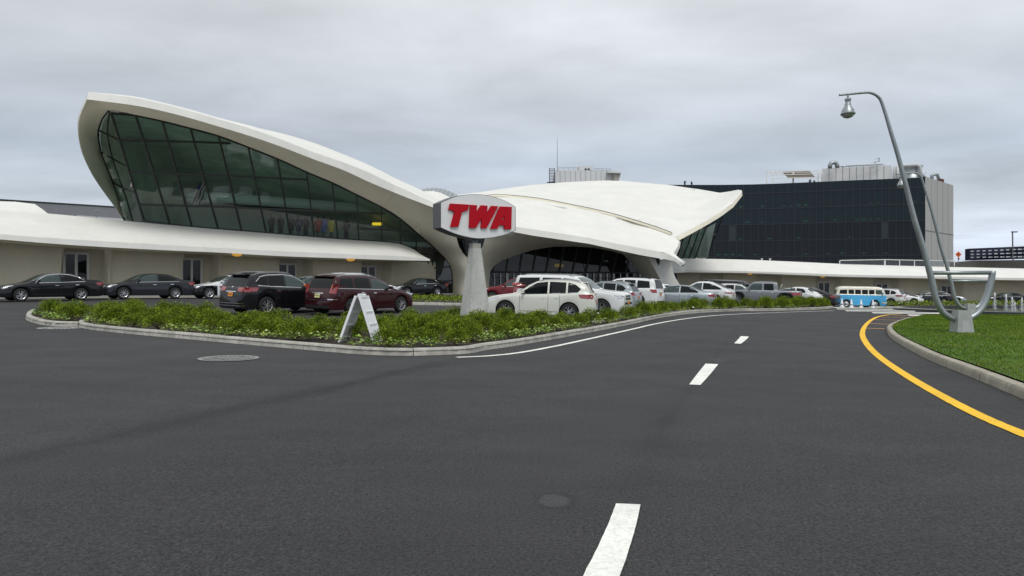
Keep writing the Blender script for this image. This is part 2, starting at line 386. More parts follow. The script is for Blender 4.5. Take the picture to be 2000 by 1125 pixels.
centre_strip('yellow_edge_line', [(1760,613.5),(1735,615),(1712,620),(1696,630),(1686,644),(1686,660),(1703,684),(1737,712),(1800,752),(1880,796),(1950,829),(2060,874)], .155, M['yellowp'], label='solid yellow edge line curving round the lawn')
centre_strip('white_edge_line', [(892,698.5),(950,696),(1010,690),(1080,677.5),(1150,662.5),(1230,644.5),(1300,629),(1380,618),(1460,612.8),(1550,609.6),(1628,607)], .14, M['whitep'], label='solid white edge line beside the planting bed')
for L_, R_ in [([(1203,987),(1180,1045),(1140,1126),(1090,1215)], [(1251,989),(1238,1045),(1212,1126),(1178,1215)]),
               ([(1378,711),(1362,731),(1346,752)], [(1403,712),(1386,733),(1368,753)]), ([(1447,657),(1441,664),(1434,671)], [(1463,658),(1456,665),(1447,672)])]:
    drape_strip('lane_dash', L_, R_, M['whitep'], label='white broken lane dash on the asphalt')
for (x0, x1, yc, th) in [(1622,1722,600.6,.9),(1632,1757,603.6,1.1),(1650,1785,607.2,1.4),(1702,1842,611.2,1.7),(1772,1868,615.6,1.9)]:
    drape_strip('crosswalk_stripe', [(x0,yc-th/2),((x0+x1)/2,yc-th/2+.4),(x1,yc-th/2+.8)], [(x0+4,yc+th/2),((x0+x1)/2+4,yc+th/2+.4),(x1+4,yc+th/2+.8)], M['whitep'], label='wide white crosswalk stripe')
for (x0, y0, x1, y1) in [(1692,641.5,1728,642.5),(1697,632.4,1741,634),(1707,624.6,1768,626.2),(1722,619.5,1795,621),(1745,616.3,1812,617.2)]:
    centre_strip('hatching_line', [(x0, y0), (x1, y1)], .22, M['orangep'], label='thin faded orange hatching line', n=4)

# kerbs: profile swept along the outer foot, in separate cast stones
def kerb(name, foot, side, stone=3.0, h=.15, wd=.17, label=None, mt='kerb'):
    q = [Vector((p.x, p.y)) for p in foot]
    dist = [0]
    for a, b in zip(q, q[1:]): dist.append(dist[-1]+(b-a).length)
    tot_ = dist[-1]; cs = []
    def at(s):
        return Vector((np.interp(s, dist, [p.x for p in q]), np.interp(s, dist, [p.y for p in q])))
    mb = MB(); s = 0; inner = []
    while s < tot_-.05:
        e = min(s+stone*random.uniform(.92, 1.05), tot_); n = max(2, int((e-s)/.35)+1); rows = []
        dz = random.uniform(-.006, .006)+0; dn = random.uniform(-.006, .006)
        for k in range(n):
            a = s+.008+(e-s-.016)*k/(n-1); p = at(a); t = (at(min(a+.05, tot_))-at(max(a-.05, 0))).normalized(); nn = Vector((-t.y, t.x))*side
            z = zg(p.x, p.y); wz = random.uniform(-.004, .004)
            prof = [(0, -.1), (0+.012, h*.55), (.022, h-.022+wz), (.04, h+wz), (wd, h+.004), (wd, -.1)]
            rows.append([Vector((p.x+nn.x*(o+dn), p.y+nn.y*(o+dn), z+hh+dz)) for o, hh in prof])
        v, f = loft(rows); nn_ = len(rows[0]); f += [tuple(range(nn_))[::-1], tuple(range(len(v)-nn_, len(v)))]
        mb.add(v, f); s = e
    o = mb.build(name, M[mt]); fix_normals(o); smooth_by_angle(o, 40)
    return tag(o, label, kind='structure')
# ------------------------------------------------------------------ planting bed, kerbs, lawn
front1 = [G(*p) for p in spline([(59,612),(51,618),(51,625),(66,631),(90,636),(116,637.5),(152,638)], 8)]
front2 = [G(*p) for p in spline([(153,634),(161,641.5),(240,651),(360,662),(480,673),(560,680),(628,686),(700,692),(780,695),(860,693.5),(920,690),(950,684),(1010,675),(1080,663),(1150,650),(1230,634),(1290,621),(1350,612.5),(1430,608),(1500,607.2),(1575,605.4),(1612,603.5),(1628,601.5)], 10)]
kerb('kerb', front1, 1, label='weathered concrete kerb round the left tip of the planting bed')
kerb('kerb', front2, 1, label='long curved concrete kerb along the front of the planting bed')
tip = front1[0]
back = [(-16.6,25.6),(-14.6,26.3),(-12.3,25.2),(-9.6,22.6),(-7.4,20.8),(-5.6,20.4),(-4.2,20.9),(-3.2,22.4),(-2.3,24.8),(-.5,25.8),(1,25.4),(3.4,27.0),(6.0,31.4),(8.3,35.2),(11.2,39.8),(14.6,44.4),(18,47.2),(21.2,50.2),(23.4,52.8)]
bedp = [(p.x, p.y) for p in front1]+[(p.x, p.y) for p in front2]+back[::-1]
def sheet(name, poly, mt, lift, step, label, kind='structure', hgt=None):
    """fills a ground outline with a draped sheet"""
    v2 = [Vector((x, y)) for x, y in poly]; e = [(i, (i+1) % len(v2)) for i in range(len(v2))]
    xs_ = [p[0] for p in poly]; ys_ = [p[1] for p in poly]
    for gx in np.arange(min(xs_), max(xs_), step):
        for gy in np.arange(min(ys_), max(ys_), step):
            if inside(poly, gx, gy): v2.append(Vector((gx, gy)))
    V, E, FC, *_r = geometry.delaunay_2d_cdt(v2, e, [], 0, 1e-4)
    fc = []
    for t in FC:
        c = sum((V[i] for i in t), Vector((0, 0)))/len(t)
        if inside(poly, c.x, c.y): fc.append(tuple(t))
    return tag(obj(name, [Vector((p.x, p.y, zg(p.x, p.y)+lift+(hgt(p.x, p.y) if hgt else 0))) for p in V], fc, mt, smooth=True), label, kind=kind)
sheet('planting_bed_soil', bedp, M['soil'], .10, .8, 'dark mulch of the planting bed')
kerb('kerb', [Vector((x, y, 0)) for x, y in [tuple(p) for p in spline(back, 6)]], -1, label='concrete kerb along the parking side of the bed')
# lawn island
lf = [G(*p) for p in spline([(1800,619.5),(1765,628),(1741,637),(1732,644),(1732,650),(1743,663),(1775,683),(1820,706),(1887,733),(1955,762),(2000,781),(2090,820),(2240,900)], 10)]
kerb('kerb', lf, 1, stone=4.5, h=.14, wd=.17, mt='kerbt', label='pale concrete kerb curving round the lawn')
lawnp = []
for i, p in enumerate(lf):
    a = lf[max(i-1, 0)]; b = lf[min(i+1, len(lf)-1)]; t = (b-a); t.z = 0; t.normalize(); lawnp.append((p.x-t.y*.2, p.y+t.x*.2))
lawnp += [(9.0,4.0),(48,4.0),(48,36.0),(22.6,36.6)]
gm = mat('lawn_grass', (.06, .125, .006), .9, noise=[(.35, .22, S1), (2.2, .20, S1), (12, .2, S1), (90, .35, S1)], bump=(60, .8, .03))
sheet('lawn', lawnp, gm, .155, .7, 'mown green lawn inside the curved kerb')
bl = bpy.data.materials.new('grass_blade'); bl.use_nodes = True; nt = bl.node_tree; b_ = nt.nodes['Principled BSDF']; b_.inputs['Roughness'].default_value = .7; b_.inputs['Specular IOR Level'].default_value = .2
def leafcol(m, cols, scale, seed=0):
    nt = m.node_tree; tc = nt.nodes.new('ShaderNodeTexCoord'); n = nt.nodes.new('ShaderNodeTexNoise'); n.inputs['Scale'].default_value = scale; n.inputs['Detail'].default_value = 3
    g = nt.nodes.new('ShaderNodeNewGeometry'); a = nt.nodes.new('ShaderNodeMath'); a.operation = 'MULTIPLY_ADD'; a.inputs[1].default_value = .45
    nt.links.new(tc.outputs['Object'], n.inputs['Vector']); nt.links.new(g.outputs['Random Per Island'], a.inputs[0])
    s = nt.nodes.new('ShaderNodeMath'); s.operation = 'SUBTRACT'; s.inputs[1].default_value = .22; nt.links.new(n.outputs[0], s.inputs[0]); nt.links.new(s.outputs[0], a.inputs[2])
    r = nt.nodes.new('ShaderNodeValToRGB'); cr = r.color_ramp
    cr.elements[0].position = .25; cr.elements[0].color = (*cols[0], 1); cr.elements[1].position = .8; cr.elements[1].color = (*cols[-1], 1)
    for k, c in enumerate(cols[1:-1]):
        e = cr.elements.new(.25+.55*(k+1)/(len(cols)-1)); e.color = (*c, 1)
    nt.links.new(a.outputs[0], r.inputs[0]); nt.links.new(r.outputs[0], nt.nodes['Principled BSDF'].inputs['Base Color'])
leafcol(bl, [(.045, .10, .003), (.080, .155, .004), (.125, .195, .008), (.19, .21, .025)], .5)
v = []; f = []; cnt = 0
while cnt < 75000:
    y = 7+30*random.random()**1.25; x = random.uniform(6, 34)
    if x > y*.78+2 or not inside(lawnp, x, y): continue
    z = zg(x, y)+.15; h = random.uniform(.018, .042); a = random.uniform(0, 6.28); wd_ = random.uniform(.004, .008)*(1+y/18)
    dx, dy = math.cos(a)*wd_, math.sin(a)*wd_; lx, ly = random.uniform(-.025, .025), random.uniform(-.025, .025)
    n = len(v); v += [(x-dx, y-dy, z), (x+dx, y+dy, z), (x+lx, y+ly, z+h)]; f.append((n, n+1, n+2)); cnt += 1
tag(obj('grass', v, f, bl), 'short mown grass blades on the lawn', 'grass', kind='stuff')

# ------------------------------------------------------------------ shrubs
def leafmat(name, cols, scale):
    m = bpy.data.materials.new(name); m.use_nodes = True; b = m.node_tree.nodes['Principled BSDF']; b.inputs['Roughness'].default_value = .6; b.inputs['Specular IOR Level'].default_value = .22
    leafcol(m, cols, scale); return m
M['leaf'] = leafmat('shrub_leaves', [(.022, .044, .003), (.09, .145, .005), (.21, .29, .010), (.38, .44, .03)], 3.2)
M['leafp'] = leafmat('groundcover_leaves', [(.07, .15, .012), (.17, .27, .03), (.34, .44, .10), (.55, .62, .26)], 2.0)
def shrub_mesh(seed, R=.5, Hh=.5, nl=2300):
    r = random.Random(seed); v = []; f = []
    lobes = [(r.uniform(-.38, .38)*R, r.uniform(-.38, .38)*R, r.uniform(.30, .66)*Hh, r.uniform(.34, .50)*R) for _ in range(5)]+[(0, 0, .42*Hh, .72*R)]*3
    for _ in range(nl):
        cx, cy, cz, lr = r.choice(lobes)
        th = r.uniform(0, 6.283); u_ = r.uniform(-.35, 1); s = math.sqrt(max(0, 1-u_*u_)); q = lr*r.uniform(.62, 1.12)
        d = Vector((math.cos(th)*s, math.sin(th)*s, u_)); p = Vector((cx, cy, cz))+d*q
        if p.z < .02: p.z = .02
        # a sprig of needle-like leaves standing out of the mound
        ax = (d+Vector((r.uniform(-.5, .5), r.uniform(-.5, .5), r.uniform(0, .9)))).normalized(); L = r.uniform(.030, .060)
        sd = ax.orthogonal().normalized(); sd = Matrix.Rotation(r.uniform(0, 6.28), 3, ax) @ sd; wv = r.uniform(.007, .014)
        n = len(v); v += [p-sd*wv*.4, p+ax*L*.55+sd*wv, p+ax*L, p+ax*L*.45-sd*wv]; f.append((n, n+1, n+2, n+3))
    me = bpy.data.meshes.new('foliage'); me.from_pydata([tuple(a) for a in v], [], f); me.materials.append(M['leaf']); return me
sm = [shrub_mesh(i) for i in range(6)]
core = []
for i in range(3):                     # twiggy core so that gaps read as dark stems
    mb = MB(); r = random.Random(40+i)
    for k in range(14):
        a = r.uniform(0, 6.28); d = r.uniform(.08, .34); mb.tube([(0, 0, 0), (math.cos(a)*d*.5, math.sin(a)*d*.5, .16), (math.cos(a)*d, math.sin(a)*d, r.uniform(.25, .4))], [.010, .007, .003], 5, False)
    core.append(mb)
stem0 = [c.build('stems', M['bark'], None, local=True) for c in core]; stemme = [s.data for s in stem0]
for s in stem0: bpy.data.objects.remove(s)
placed = []
SHR_LABEL = 'low dark green needle-leaved shrub mound in the kerbed planting bed'
def shrub(x, y, sc, lab=SHR_LABEL, grp='shrub mounds filling the kerbed planting bed', parts=True, hz=1.0):
    e = bpy.data.objects.new('shrub', None); COL.objects.link(e); e.empty_display_size = .1
    e.location = (x, y, zg(x, y)+.1); e.rotation_euler = (0, 0, random.uniform(0, 6.28)); e.scale = (sc, sc, sc*random.uniform(.85, 1.15)*hz)
    tag(e, lab, 'shrub', grp)
    a = bpy.data.objects.new('foliage', random.choice(sm)); COL.objects.link(a); a.parent = e
    b = bpy.data.objects.new('stems', random.choice(stemme)); COL.objects.link(b); b.parent = e
    return e
A1 = G(668, 668); A2 = G(738, 648)       # feet of the sandwich board, kept clear
def edge_dist(x, y, pts): return min(math.hypot(x-p.x, y-p.y) for p in pts)
allf = front1+front2
c = 0; tries = 0
while tries < 9000 and len(placed) < 285:
    tries += 1
    x = random.uniform(-17.5, 25); y = random.uniform(12, 54)
    if not inside(bedp, x, y): continue
    sp = .70 if y < 24 else .74
    near = min((math.hypot(x-a, y-b) for a, b in placed), default=9)
    ed = edge_dist(x, y, allf)
    if near < sp or ed < (.62 if y < 24 else .36): continue
    if math.hypot(x+1.3, y-23.7) < .75: continue
    if (-4.35 < x < -3.3 and y < 16.2) or (-3.45 < x < -2.85 and 15.7 < y < 16.6): continue
    placed.append((x, y)); shrub(x, y, random.uniform(.78, 1.08)*(1.0 if y < 30 else 1.2), hz=.92 if y < 30 else 1.0)
# pale variegated ground cover between kerb and shrubs
v = []; f = []
def leaflet(p, L, w_, ax, sd):
    n = len(v); v.extend([p, p+ax*L*.5+sd*w_, p+ax*L, p+ax*L*.5-sd*w_]); f.append((n, n+1, n+2, n+3))
clumps = 0; tries = 0
while clumps < 900 and tries < 60000:
    tries += 1
    x = random.uniform(-17.5, 22); y = random.uniform(12, 48)
    if not inside(bedp, x, y): continue
    ed = edge_dist(x, y, allf)
    if ed < .24 or ed > 1.05 or random.random() < (ed-.3)*.7: continue
    if ed > .6 and random.random() < .5: continue
    nz_ = math.sin(x*1.9+y*1.3)+math.sin(x*.7-y*2.1+1)
    if nz_ < -.5: continue
    clumps += 1; z = zg(x, y)+.1; hc = random.uniform(.10, .24)
    for k in range(15 if y < 22 else 9):
        a = random.uniform(0, 6.28); q = random.uniform(.02, .16); p = Vector((x+math.cos(a)*q, y+math.sin(a)*q, z+hc*random.uniform(.4, 1)))
        ax = Vector((math.cos(a+random.uniform(-.6, .6)), math.sin(a+random.uniform(-.6, .6)), random.uniform(-.1, .7))).normalized(); sd = ax.cross(Vector((0, 0, 1))).normalized()
        leaflet(p, random.uniform(.05, .10), random.uniform(.018, .034), ax, sd)
tag(obj('groundcover', v, f, M['leafp']), 'pale variegated groundcover leaves along the kerb of the bed', 'groundcover', kind='stuff')

# clipped far strips: median hedge on the left and hedge on the far right kerb
def hedge(name, poly, h, label, nleaf, leafL=.09):
    v = []; f = []; xs_ = [p[0] for p in poly]; ys_ = [p[1] for p in poly]; k = 0
    while k < nleaf:
        x = random.uniform(min(xs_), max(xs_)); y = random.uniform(min(ys_), max(ys_))
        if not inside(poly, x, y): continue
        k += 1; bump_ = .5+.5*math.sin(x*4.1+math.sin(y*3))*math.sin(y*3.7+x); z = zg(x, y)+.1+random.random()**.5*h*(.62+.38*bump_)
        ax = Vector((random.uniform(-1, 1), random.uniform(-1, 1), random.uniform(-.1, 1.4))).normalized(); sd = ax.orthogonal().normalized(); L = random.uniform(.6, 1.3)*leafL
        sd = Matrix.Rotation(random.uniform(0, 6.28), 3, ax) @ sd; p = Vector((x, y, z)); n = len(v)
        v.extend([p, p+ax*L*.5+sd*L*.33, p+ax*L, p+ax*L*.5-sd*L*.33]); f.append((n, n+1, n+2, n+3))
    return tag(obj(name, v, f, M['leaf']), label, 'hedge', kind='stuff')
medp = [(-7.6,38.4),(-3,39.0),(1.5,40.5),(1.0,43.5),(-3,42.2),(-8.2,41.2)]
kerb('kerb', [Vector((x, y, 0)) for x, y in [(-8.9,39.6),(-7.8,38.1),(-3,38.7),(1.5,40.2)]], 1, label='low concrete kerb of the median strip behind the sign')
hedge('hedge', medp, .42, 'strip of low green shrubs on the median behind the sign pillar', 5200)
farp = [(33.5,62.5),(50,63.5),(78,66),(78,67.8),(50,65.6),(33.8,64.8)]
kerb('kerb', [Vector((x, y, 0)) for x, y in [(33.2,64.6),(32.9,62.8),(34,62.2),(50,63.2),(78,65.7)]], 1, label='far concrete kerb in front of the long hedge')
hedge('hedge', farp, .62, 'long low hedge strip in front of the cars at the right', 9000, .13)
# ------------------------------------------------------------------ the terminal (one building, many parts)
term = empty('terminal_building', (0, 58, 1.0), label='white curving concrete terminal with swooping wing roofs and green glass', cat='building')
def T3(lst): return [P(*p) for p in lst]
# plane of the big leaning window
a_, b_, c_ = P(272,400,47.5), P(697,415,56), P(217,222,44.5)
pn = (b_-a_).cross(c_-a_).normalized()
def gD(px, py):
    d = P(px, py, 1.0)-Vector((0, 0, CH)); return min(pn.dot(a_-Vector((0, 0, CH)))/pn.dot(d), 62.0)
def onG(px, py, dd=0.0): return (px, py, gD(px, py)+dd)
# --- left wing: glass edge, soffit edge, fascia top, crest
Gp = [(241,427,52.5),(231,390,52),(220,357,51.5),(207,325,50.5),(197,297,49.5),(192,270,48.5),(192,254,47.5),(199,233,46),(212,216,44.6)]
Gf = [(265,225),(317,236),(372,250),(427,265),(485,287),(545,311),(600,336),(650,357),(697,380),(745,404)]
Gall = Gp+[onG(*p) for p in Gf]
Fp = [(240,428,52.3),(224,403,51),(205,378,50),(186,350,48.5),(172,324,47),(159,292,45.5),(153,258,44),(156,228,42.3),(170,194,40.6)]
Ff = [(250,204),(305,214),(365,229),(420,245),(480,263),(545,285),(610,310),(670,332),(720,355),(770,376)]
ov = [4.0,4.2,4.3,4.3,4.2,4.1,4.0,3.9,3.7,3.5]
Fall = Fp+[(x, y, gD(x, y)*1.0-ov[i]+.6) for i, (x, y) in enumerate(Ff)]
Tp = [(239,428,52.5),(222,402,51.4),(203,376,50.5),(184.5,349,49.1),(170.5,324,47.6),(157.5,292,46),(151.5,256,44.5),(153.5,224,42.6),(172,180,40.8)]
Tf = [(250,189),(305,200),(365,215),(420,231),(480,248),(545,271),(610,296),(670,317),(720,337),(770,361)]
Tall = Tp+[(x, y, Fall[9+i][2]+.15) for i, (x, y) in enumerate(Tf)]
Sf = [(262,193),(320,205),(380,220),(436,236),(490,247.5),(545,259),(610,278),(670,301),(720,322),(770,347)]
Sall = [(x+10, y+4, D+4) for x, y, D in Tp[:-1]]+[(186,187,46)]+[(x, y, Tall[9+i][2]+(5 if i < 4 else 7+i*.4)) for i, (x, y) in enumerate(Sf)]
Ball = [(x+48, y+(18 if i < 14 else 38), D+15) for i, (x, y, D) in enumerate(Sall)]
def dense(tri, n=6): return [tuple(p) for p in spline(tri, n)]
def split_dense(tri, k, n=6): return dense(tri[:k+1], n)[:-1]+dense(tri[k:], n)      # keeps the corner at the tip sharp
kt = 8
Gd, Fd, Td, Sd, Bd = [split_dense(x, kt) for x in (Gall, Fall, Tall, Sall, Ball)]
rows = [T3(Gd)]
g3, f3 = T3(Gd), T3(Fd)
mid = [[a.lerp(b, t)+Vector((0, 0, .25*math.sin(t*math.pi)*min(1, (len(g3)-1-i)/18))) for i, (a, b) in enumerate(zip(g3, f3))] for t in (.25, .5, .75)]
v, f = loft([g3]+mid+[f3]); o = obj('soffit', v, f, M['soffit'], term, smooth=True); tag(o, 'cream underside of the left wing roof')
v, f = loft([f3, T3(Td)]); o = obj('fascia', v, f, M['shell'], term); smooth_by_angle(o, 40)
t3, s3, b3 = T3(Td), T3(Sd), T3(Bd)
m1 = [a.lerp(b, .5)+Vector((0, 0, .12)) for a, b in zip(t3, s3)]
v, f = loft([t3, m1, s3, b3]); o = obj('roof_shell', v, f, M['shell'], term); smooth_by_angle(o, 60); tag(o, 'white upswept shell of the left wing')
f0 = Fall[-1][2]; tt = [Tall[-1]]+[(795,372.3,f0+.6),(820,384.3,f0+.85),(848,396.3,f0+1.05),(870,404.3,f0+1.25),(898,414.3,f0+1.45)]
st = [Sall[-1]]+[(795,358.5,66.5),(820,370,67.5),(842,381,68),(866,391,68),(900,402,68)]
v, f = loft([T3(dense(tt, 3)), [a.lerp(b, .5)+Vector((0, 0, .12)) for a, b in zip(T3(dense(tt, 3)), T3(dense(st, 3)))], T3(dense(st, 3)), [p+Vector((2, 9, -2)) for p in T3(dense(st, 3))]]); obj('roof_shell', v, f, M['shell'], term, smooth=True)
# glass front of the wing with leaning mullions
bot = [(282,432),(325,437),(375,443),(420,447),(472,451),(520,455),(567,459),(614,462),(660,466),(701,469),(745,472),(782,476),(810,488),(832,506),(842,525),(848,552),(851,583)]
topg = [(217,221)]+Gf+[(782,427),(820,459),(845,480),(870,505),(880,518),(884,540),(883,583)]
W_, F_ = region([onG(*p) for p in topg]+[onG(*p) for p in bot[::-1]], step=30, depth=lambda a, b: gD(float(a), float(b)))
win = obj('window', W_, F_, M['glassT'], term); tag(win, 'great green-tinted window leaning outward under the left wing')
mb = MB()
mul = [((217,221),(282,432)),((265,225),(332,438)),((317,236),(375,443)),((372,250),(426,447)),((427,265),(472,451)),((485,287),(520,455)),((542,310),(567,459)),((599,336),(614,462)),((649,357),(660,466)),((697,380),(701,469)),((745,404),(746,472)),((782,427),(783,476)),((815,456),(812,489)),((848,484),(843,530))]
for a, b in mul: mb.bar(P(*onG(*a, -.04)), P(*onG(*b, -.04)), .085, .16)
for ln in [[(231,274),(372,277),(450,280)],[(254,337),(420,342),(600,351)],[(272,400),(420,404),(595,411),(720,416),(752,418)],[(700,446),(800,452)],[(843,524),(883,520)],[(848,552),(884,548)]]:
    for a, b in zip(ln, ln[1:]): mb.bar(P(*onG(*a, -.04)), P(*onG(*b, -.04)), .075, .14)
for ln in (topg, bot):
    for a, b in zip(ln, ln[1:]): mb.bar(P(*onG(*a, -.03)), P(*onG(*b, -.03)), .12, .16)
mb.build('frame', M['frame'], win)
# glass return on the left side of the wing
cor = [(217+65*t, 221+211*t) for t in np.linspace(1, 0, 9)]
cor3 = [P(*onG(*p)) for p in cor]; lg = T3(Gp)
lg[0] = P(243,432,53)
v, f = loft([cor3, lg]); ret = obj('window', v, f, M['glassT'], term); tag(ret, 'narrow curved side window at the left end of the wing')
mb = MB(); mids = [[a.lerp(b, t) for a, b in zip(cor3, lg)] for t in (.55, 1)]
for q in mids: mb.tube(q, .06, 6)
for (ia) in (2, 4, 6): mb.bar(cor3[ia], lg[ia], .1)
mb.build('frame', M['frame'], ret)
# --- canopy, left side
def lipD(px): return 1/(.02469-1.044e-5*(px-155))
def wallD(px): return 1/(1/43.5-(1/43.5-1/61.5)/685*(px-155))
lb = [(-560,420),(-300,440),(-120,457),(0,467.5),(125,477.5),(250,485),(375,491),(420,492.8),(545,500),(670,504.5),(770,508),(820,509),(840,509.5)]
lt = [(-560,402),(-300,424),(-120,445),(0,457),(125,466.5),(250,474),(375,481.5),(420,484),(545,490.5),(670,496),(770,500),(822,504),(840,509)]
tp = [(-560,330),(-300,365),(-120,396),(0,411),(94,417),(242,431),(375,443.5),(420,447.5),(545,457.5),(660,467),(745,472.5),(782,476.5),(810,488)]
def xint(poly, xs_): return [(x, float(np.interp(x, [p[0] for p in poly], [p[1] for p in poly]))) for x in xs_]
cx = list(np.linspace(-560, 0, 12))+list(np.linspace(30, 780, 40))+[790, 800, 810, 818, 825, 831, 836, 840]
LB = [tuple(p) for p in spline(lb, 10)]; LT = [tuple(p) for p in spline(lt, 10)]; TP = [tuple(p) for p in spline(tp, 10)]+[(822,497),(832,506),(840,510)]
lb3 = [P(x, y, lipD(x)) for x, y in xint(LB, cx)]; lt3 = [P(x, y, lipD(x)+.05) for x, y in xint(LT, cx)]
def backD(x): return gD(max(x, 242), float(np.interp(x, [p[0] for p in TP], [p[1] for p in TP]))) - .15 if x > 242 else lipD(x)+5.2
tp3 = []
for x, y in xint(TP, cx):
    D = backD(x)
    if x > 770: D = D+(lipD(840)-D)*((x-770)/70)**2
    tp3.append(P(x, y, D))
lm = [a.lerp(b, .14)+Vector((0, 0, .10)) for a, b in zip(lt3, tp3)]; lm1 = [a.lerp(b, .05)+Vector((0, 0, -.02)) for a, b in zip(lt3, tp3)]
lm2 = [a.lerp(b, .55)+Vector((0, 0, .14)) for a, b in zip(lt3, tp3)]
ud = (lb3[30]-lb3[18]); ud.z = 0; ud.normalize(); nb = Vector((-ud.y, ud.x, 0))
def wall_line(x, dd=0.0): D = wallD(x)+dd; return Vector(((x-1000)/F*D, D, 0))
def wz(p): return float(np.interp(p.x, [q.x for q in lb3], [q.z for q in lb3]))
wt3 = []
for p in lb3: q = p+nb*3.2; wt3.append(Vector((q.x, q.y, p.z+.02)))
v, f = loft([wt3, [a.lerp(b, .5)+Vector((0, 0, .12)) for a, b in zip(wt3, lb3)], lb3, lt3, lm1, lm, lm2, tp3])
cano = obj('canopy', v, f, [M['shell'], M['soffit']], term, midx=[1 if i < 2*(len(cx)-1) else 0 for i in range(len(f))]); smooth_by_angle(cano, 50); tag(cano, 'long white entrance canopy along the left wing')
# wall under the canopy with door bays between bulging plaster panels
bays = [(122,206),(357,423),(545,606),(705,760)]
A0 = wall_line(-560); A1w = wall_line(851)
def bayoff(px, h):          # h: 0 at ground, 1 at top; returns recess
    o_ = 0; lip = 0
    for (l, r) in bays:
        bow = 7*(2*h-1)**2*(r-l)/84
        l2, r2 = l+bow, r+bow; wd_ = 6*(r-l)/84
        a = min(max((px-l2)/wd_+.5, 0), 1); b = min(max((r2-px)/(wd_*.6)+.5, 0), 1); a = a*a*(3-2*a); b = b*b*(3-2*b)
        o_ = max(o_, min(a, b))
        lip = max(lip, math.exp(-((px-r2-5*(r-l)/84)/(5*(r-l)/84))**2), .6*math.exp(-((px-l2+5*(r-l)/84)/(4*(r-l)/84))**2))
    return o_*1.25-lip*.30*(1-o_)
wpx = sorted(set(list(np.linspace(-560, 100, 40))+list(np.linspace(100, 851, 330))))
rows = []
for h in np.linspace(0, 1, 10):
    r_ = []
    for x in wpx:
        q = wall_line(x)+nb*bayoff(x, h); zb = zg(q.x, q.y)-.1; zt = wz(q-nb*3)+.12
        r_.append(Vector((q.x, q.y, zb+(zt-zb)*h)))
    rows.append(r_)
v, f = loft(rows); wl = obj('wall', v, f, M['wallp'], term, smooth=True); tag(wl, 'cream plaster wall with bulging panels under the left canopy')
e0 = rows[0][-1]; endc = [r_[-1] for r_ in rows]            # end of the wall turning back to the glass
v, f = loft([endc, [p+Vector((-.8, 3.4, 0)) for p in endc]]); obj('wall', v, f, M['wallp'], term, smooth=True)
def door(pl, pr, rec, nb_, ud_, line, ztop, lab=None):
    a = line(pl)+nb_*rec; b = line(pr)+nb_*rec; L = (b-a).length; u_ = (b-a).normalized(); zb = zg(a.x, a.y)+.14; c = (a+b)/2
    Hd = ztop-zb; rz = math.atan2(u_.y, u_.x)
    mb = MB(); fw = .15
    for t in (0+fw/2, L/2, L-fw/2): mb.box(a+u_*t+Vector((0, 0, zb+Hd/2)), (fw if t != L/2 else .16, .12, Hd), rz)
    mb.box(c+Vector((0, 0, zb+Hd-fw/2)), (L-2*fw-.005, .11, fw), rz); mb.box(c+Vector((0, 0, zb+.12)), (L-2*fw-.005, .11, .24), rz)
    d = mb.build('door', M['steelw'], term)
    if lab: tag(d, lab)
    obj('pane', [a+nb_*.01+Vector((0, 0, zb+.2)), b+nb_*.01+Vector((0, 0, zb+.2)), b+nb_*.01+Vector((0, 0, zb+Hd-.05)), a+nb_*.01+Vector((0, 0, zb+Hd-.05))], [(0, 1, 2, 3)], M['cglass'], d)
    hb = MB(); 
    for sgn in (-.13, .13): hb.bar(c+u_*sgn*1.2-nb_*.13+Vector((0, 0, zb+.85)), c+u_*sgn*1.2-nb_*.13+Vector((0, 0, zb+1.3)), .035)
    hb.build('handle', M['black'], d)
for (l, r, yt) in [(128,181,492.5),(362,405,504),(553,591,514),(715,747,518.5)]:
    D = wallD((l+r)/2)+.95; door(l, r, 1.12, nb, ud, wall_line, CH+(HY-yt)/F*D, 'glazed double door with pale frame under the left canopy')
def ceiling_lamp(p, r=.34):
    mb = MB(); mb.lathe([(r*.98, 0), (r, -.04), (r*.9, -.12), (r*.5, -.19), (0.001, -.21)], p, 18); m = MB(); o = mb.build('ceiling_lamp', M['lamp'], term, smooth=True); return o
M['lamp'] = mat('lit_amber_lamp', (.7, .38, .06), .4, emit=((1, .52, .08), .40))
for (x, y) in [(463,495),(685,505)]:
    D = lipD(x)+.9; p = P(x, y, D); p.z = wz(p)+.04; ceiling_lamp(p)
# pavement along the wall
pv = []
for x in np.linspace(-560, 851, 60):
    q = wall_line(x); z = zg(q.x, q.y); e = q-nb*2.6; ze = zg(e.x, e.y); pv.append([q+nb*.9+Vector((0, 0, z+.13)), e+Vector((0, 0, ze+.13)), e-nb*.02+Vector((0, 0, ze-.05))])
q = wall_line(851)
for s_ in (2.0, 4.5, 7, 12):
    e = wall_line(851)+ud*s_; z = zg(e.x, e.y); pv.append([e+nb*2+Vector((0, 0, z+.13)), e-nb*2.6+Vector((0, 0, z+.13)), e-nb*2.62+Vector((0, 0, z-.05))])
v, f = loft([[r_[k] for r_ in pv] for k in range(3)]); tag(obj('pavement', v, f, M['side']), 'raised concrete pavement along the terminal wall', kind='structure')

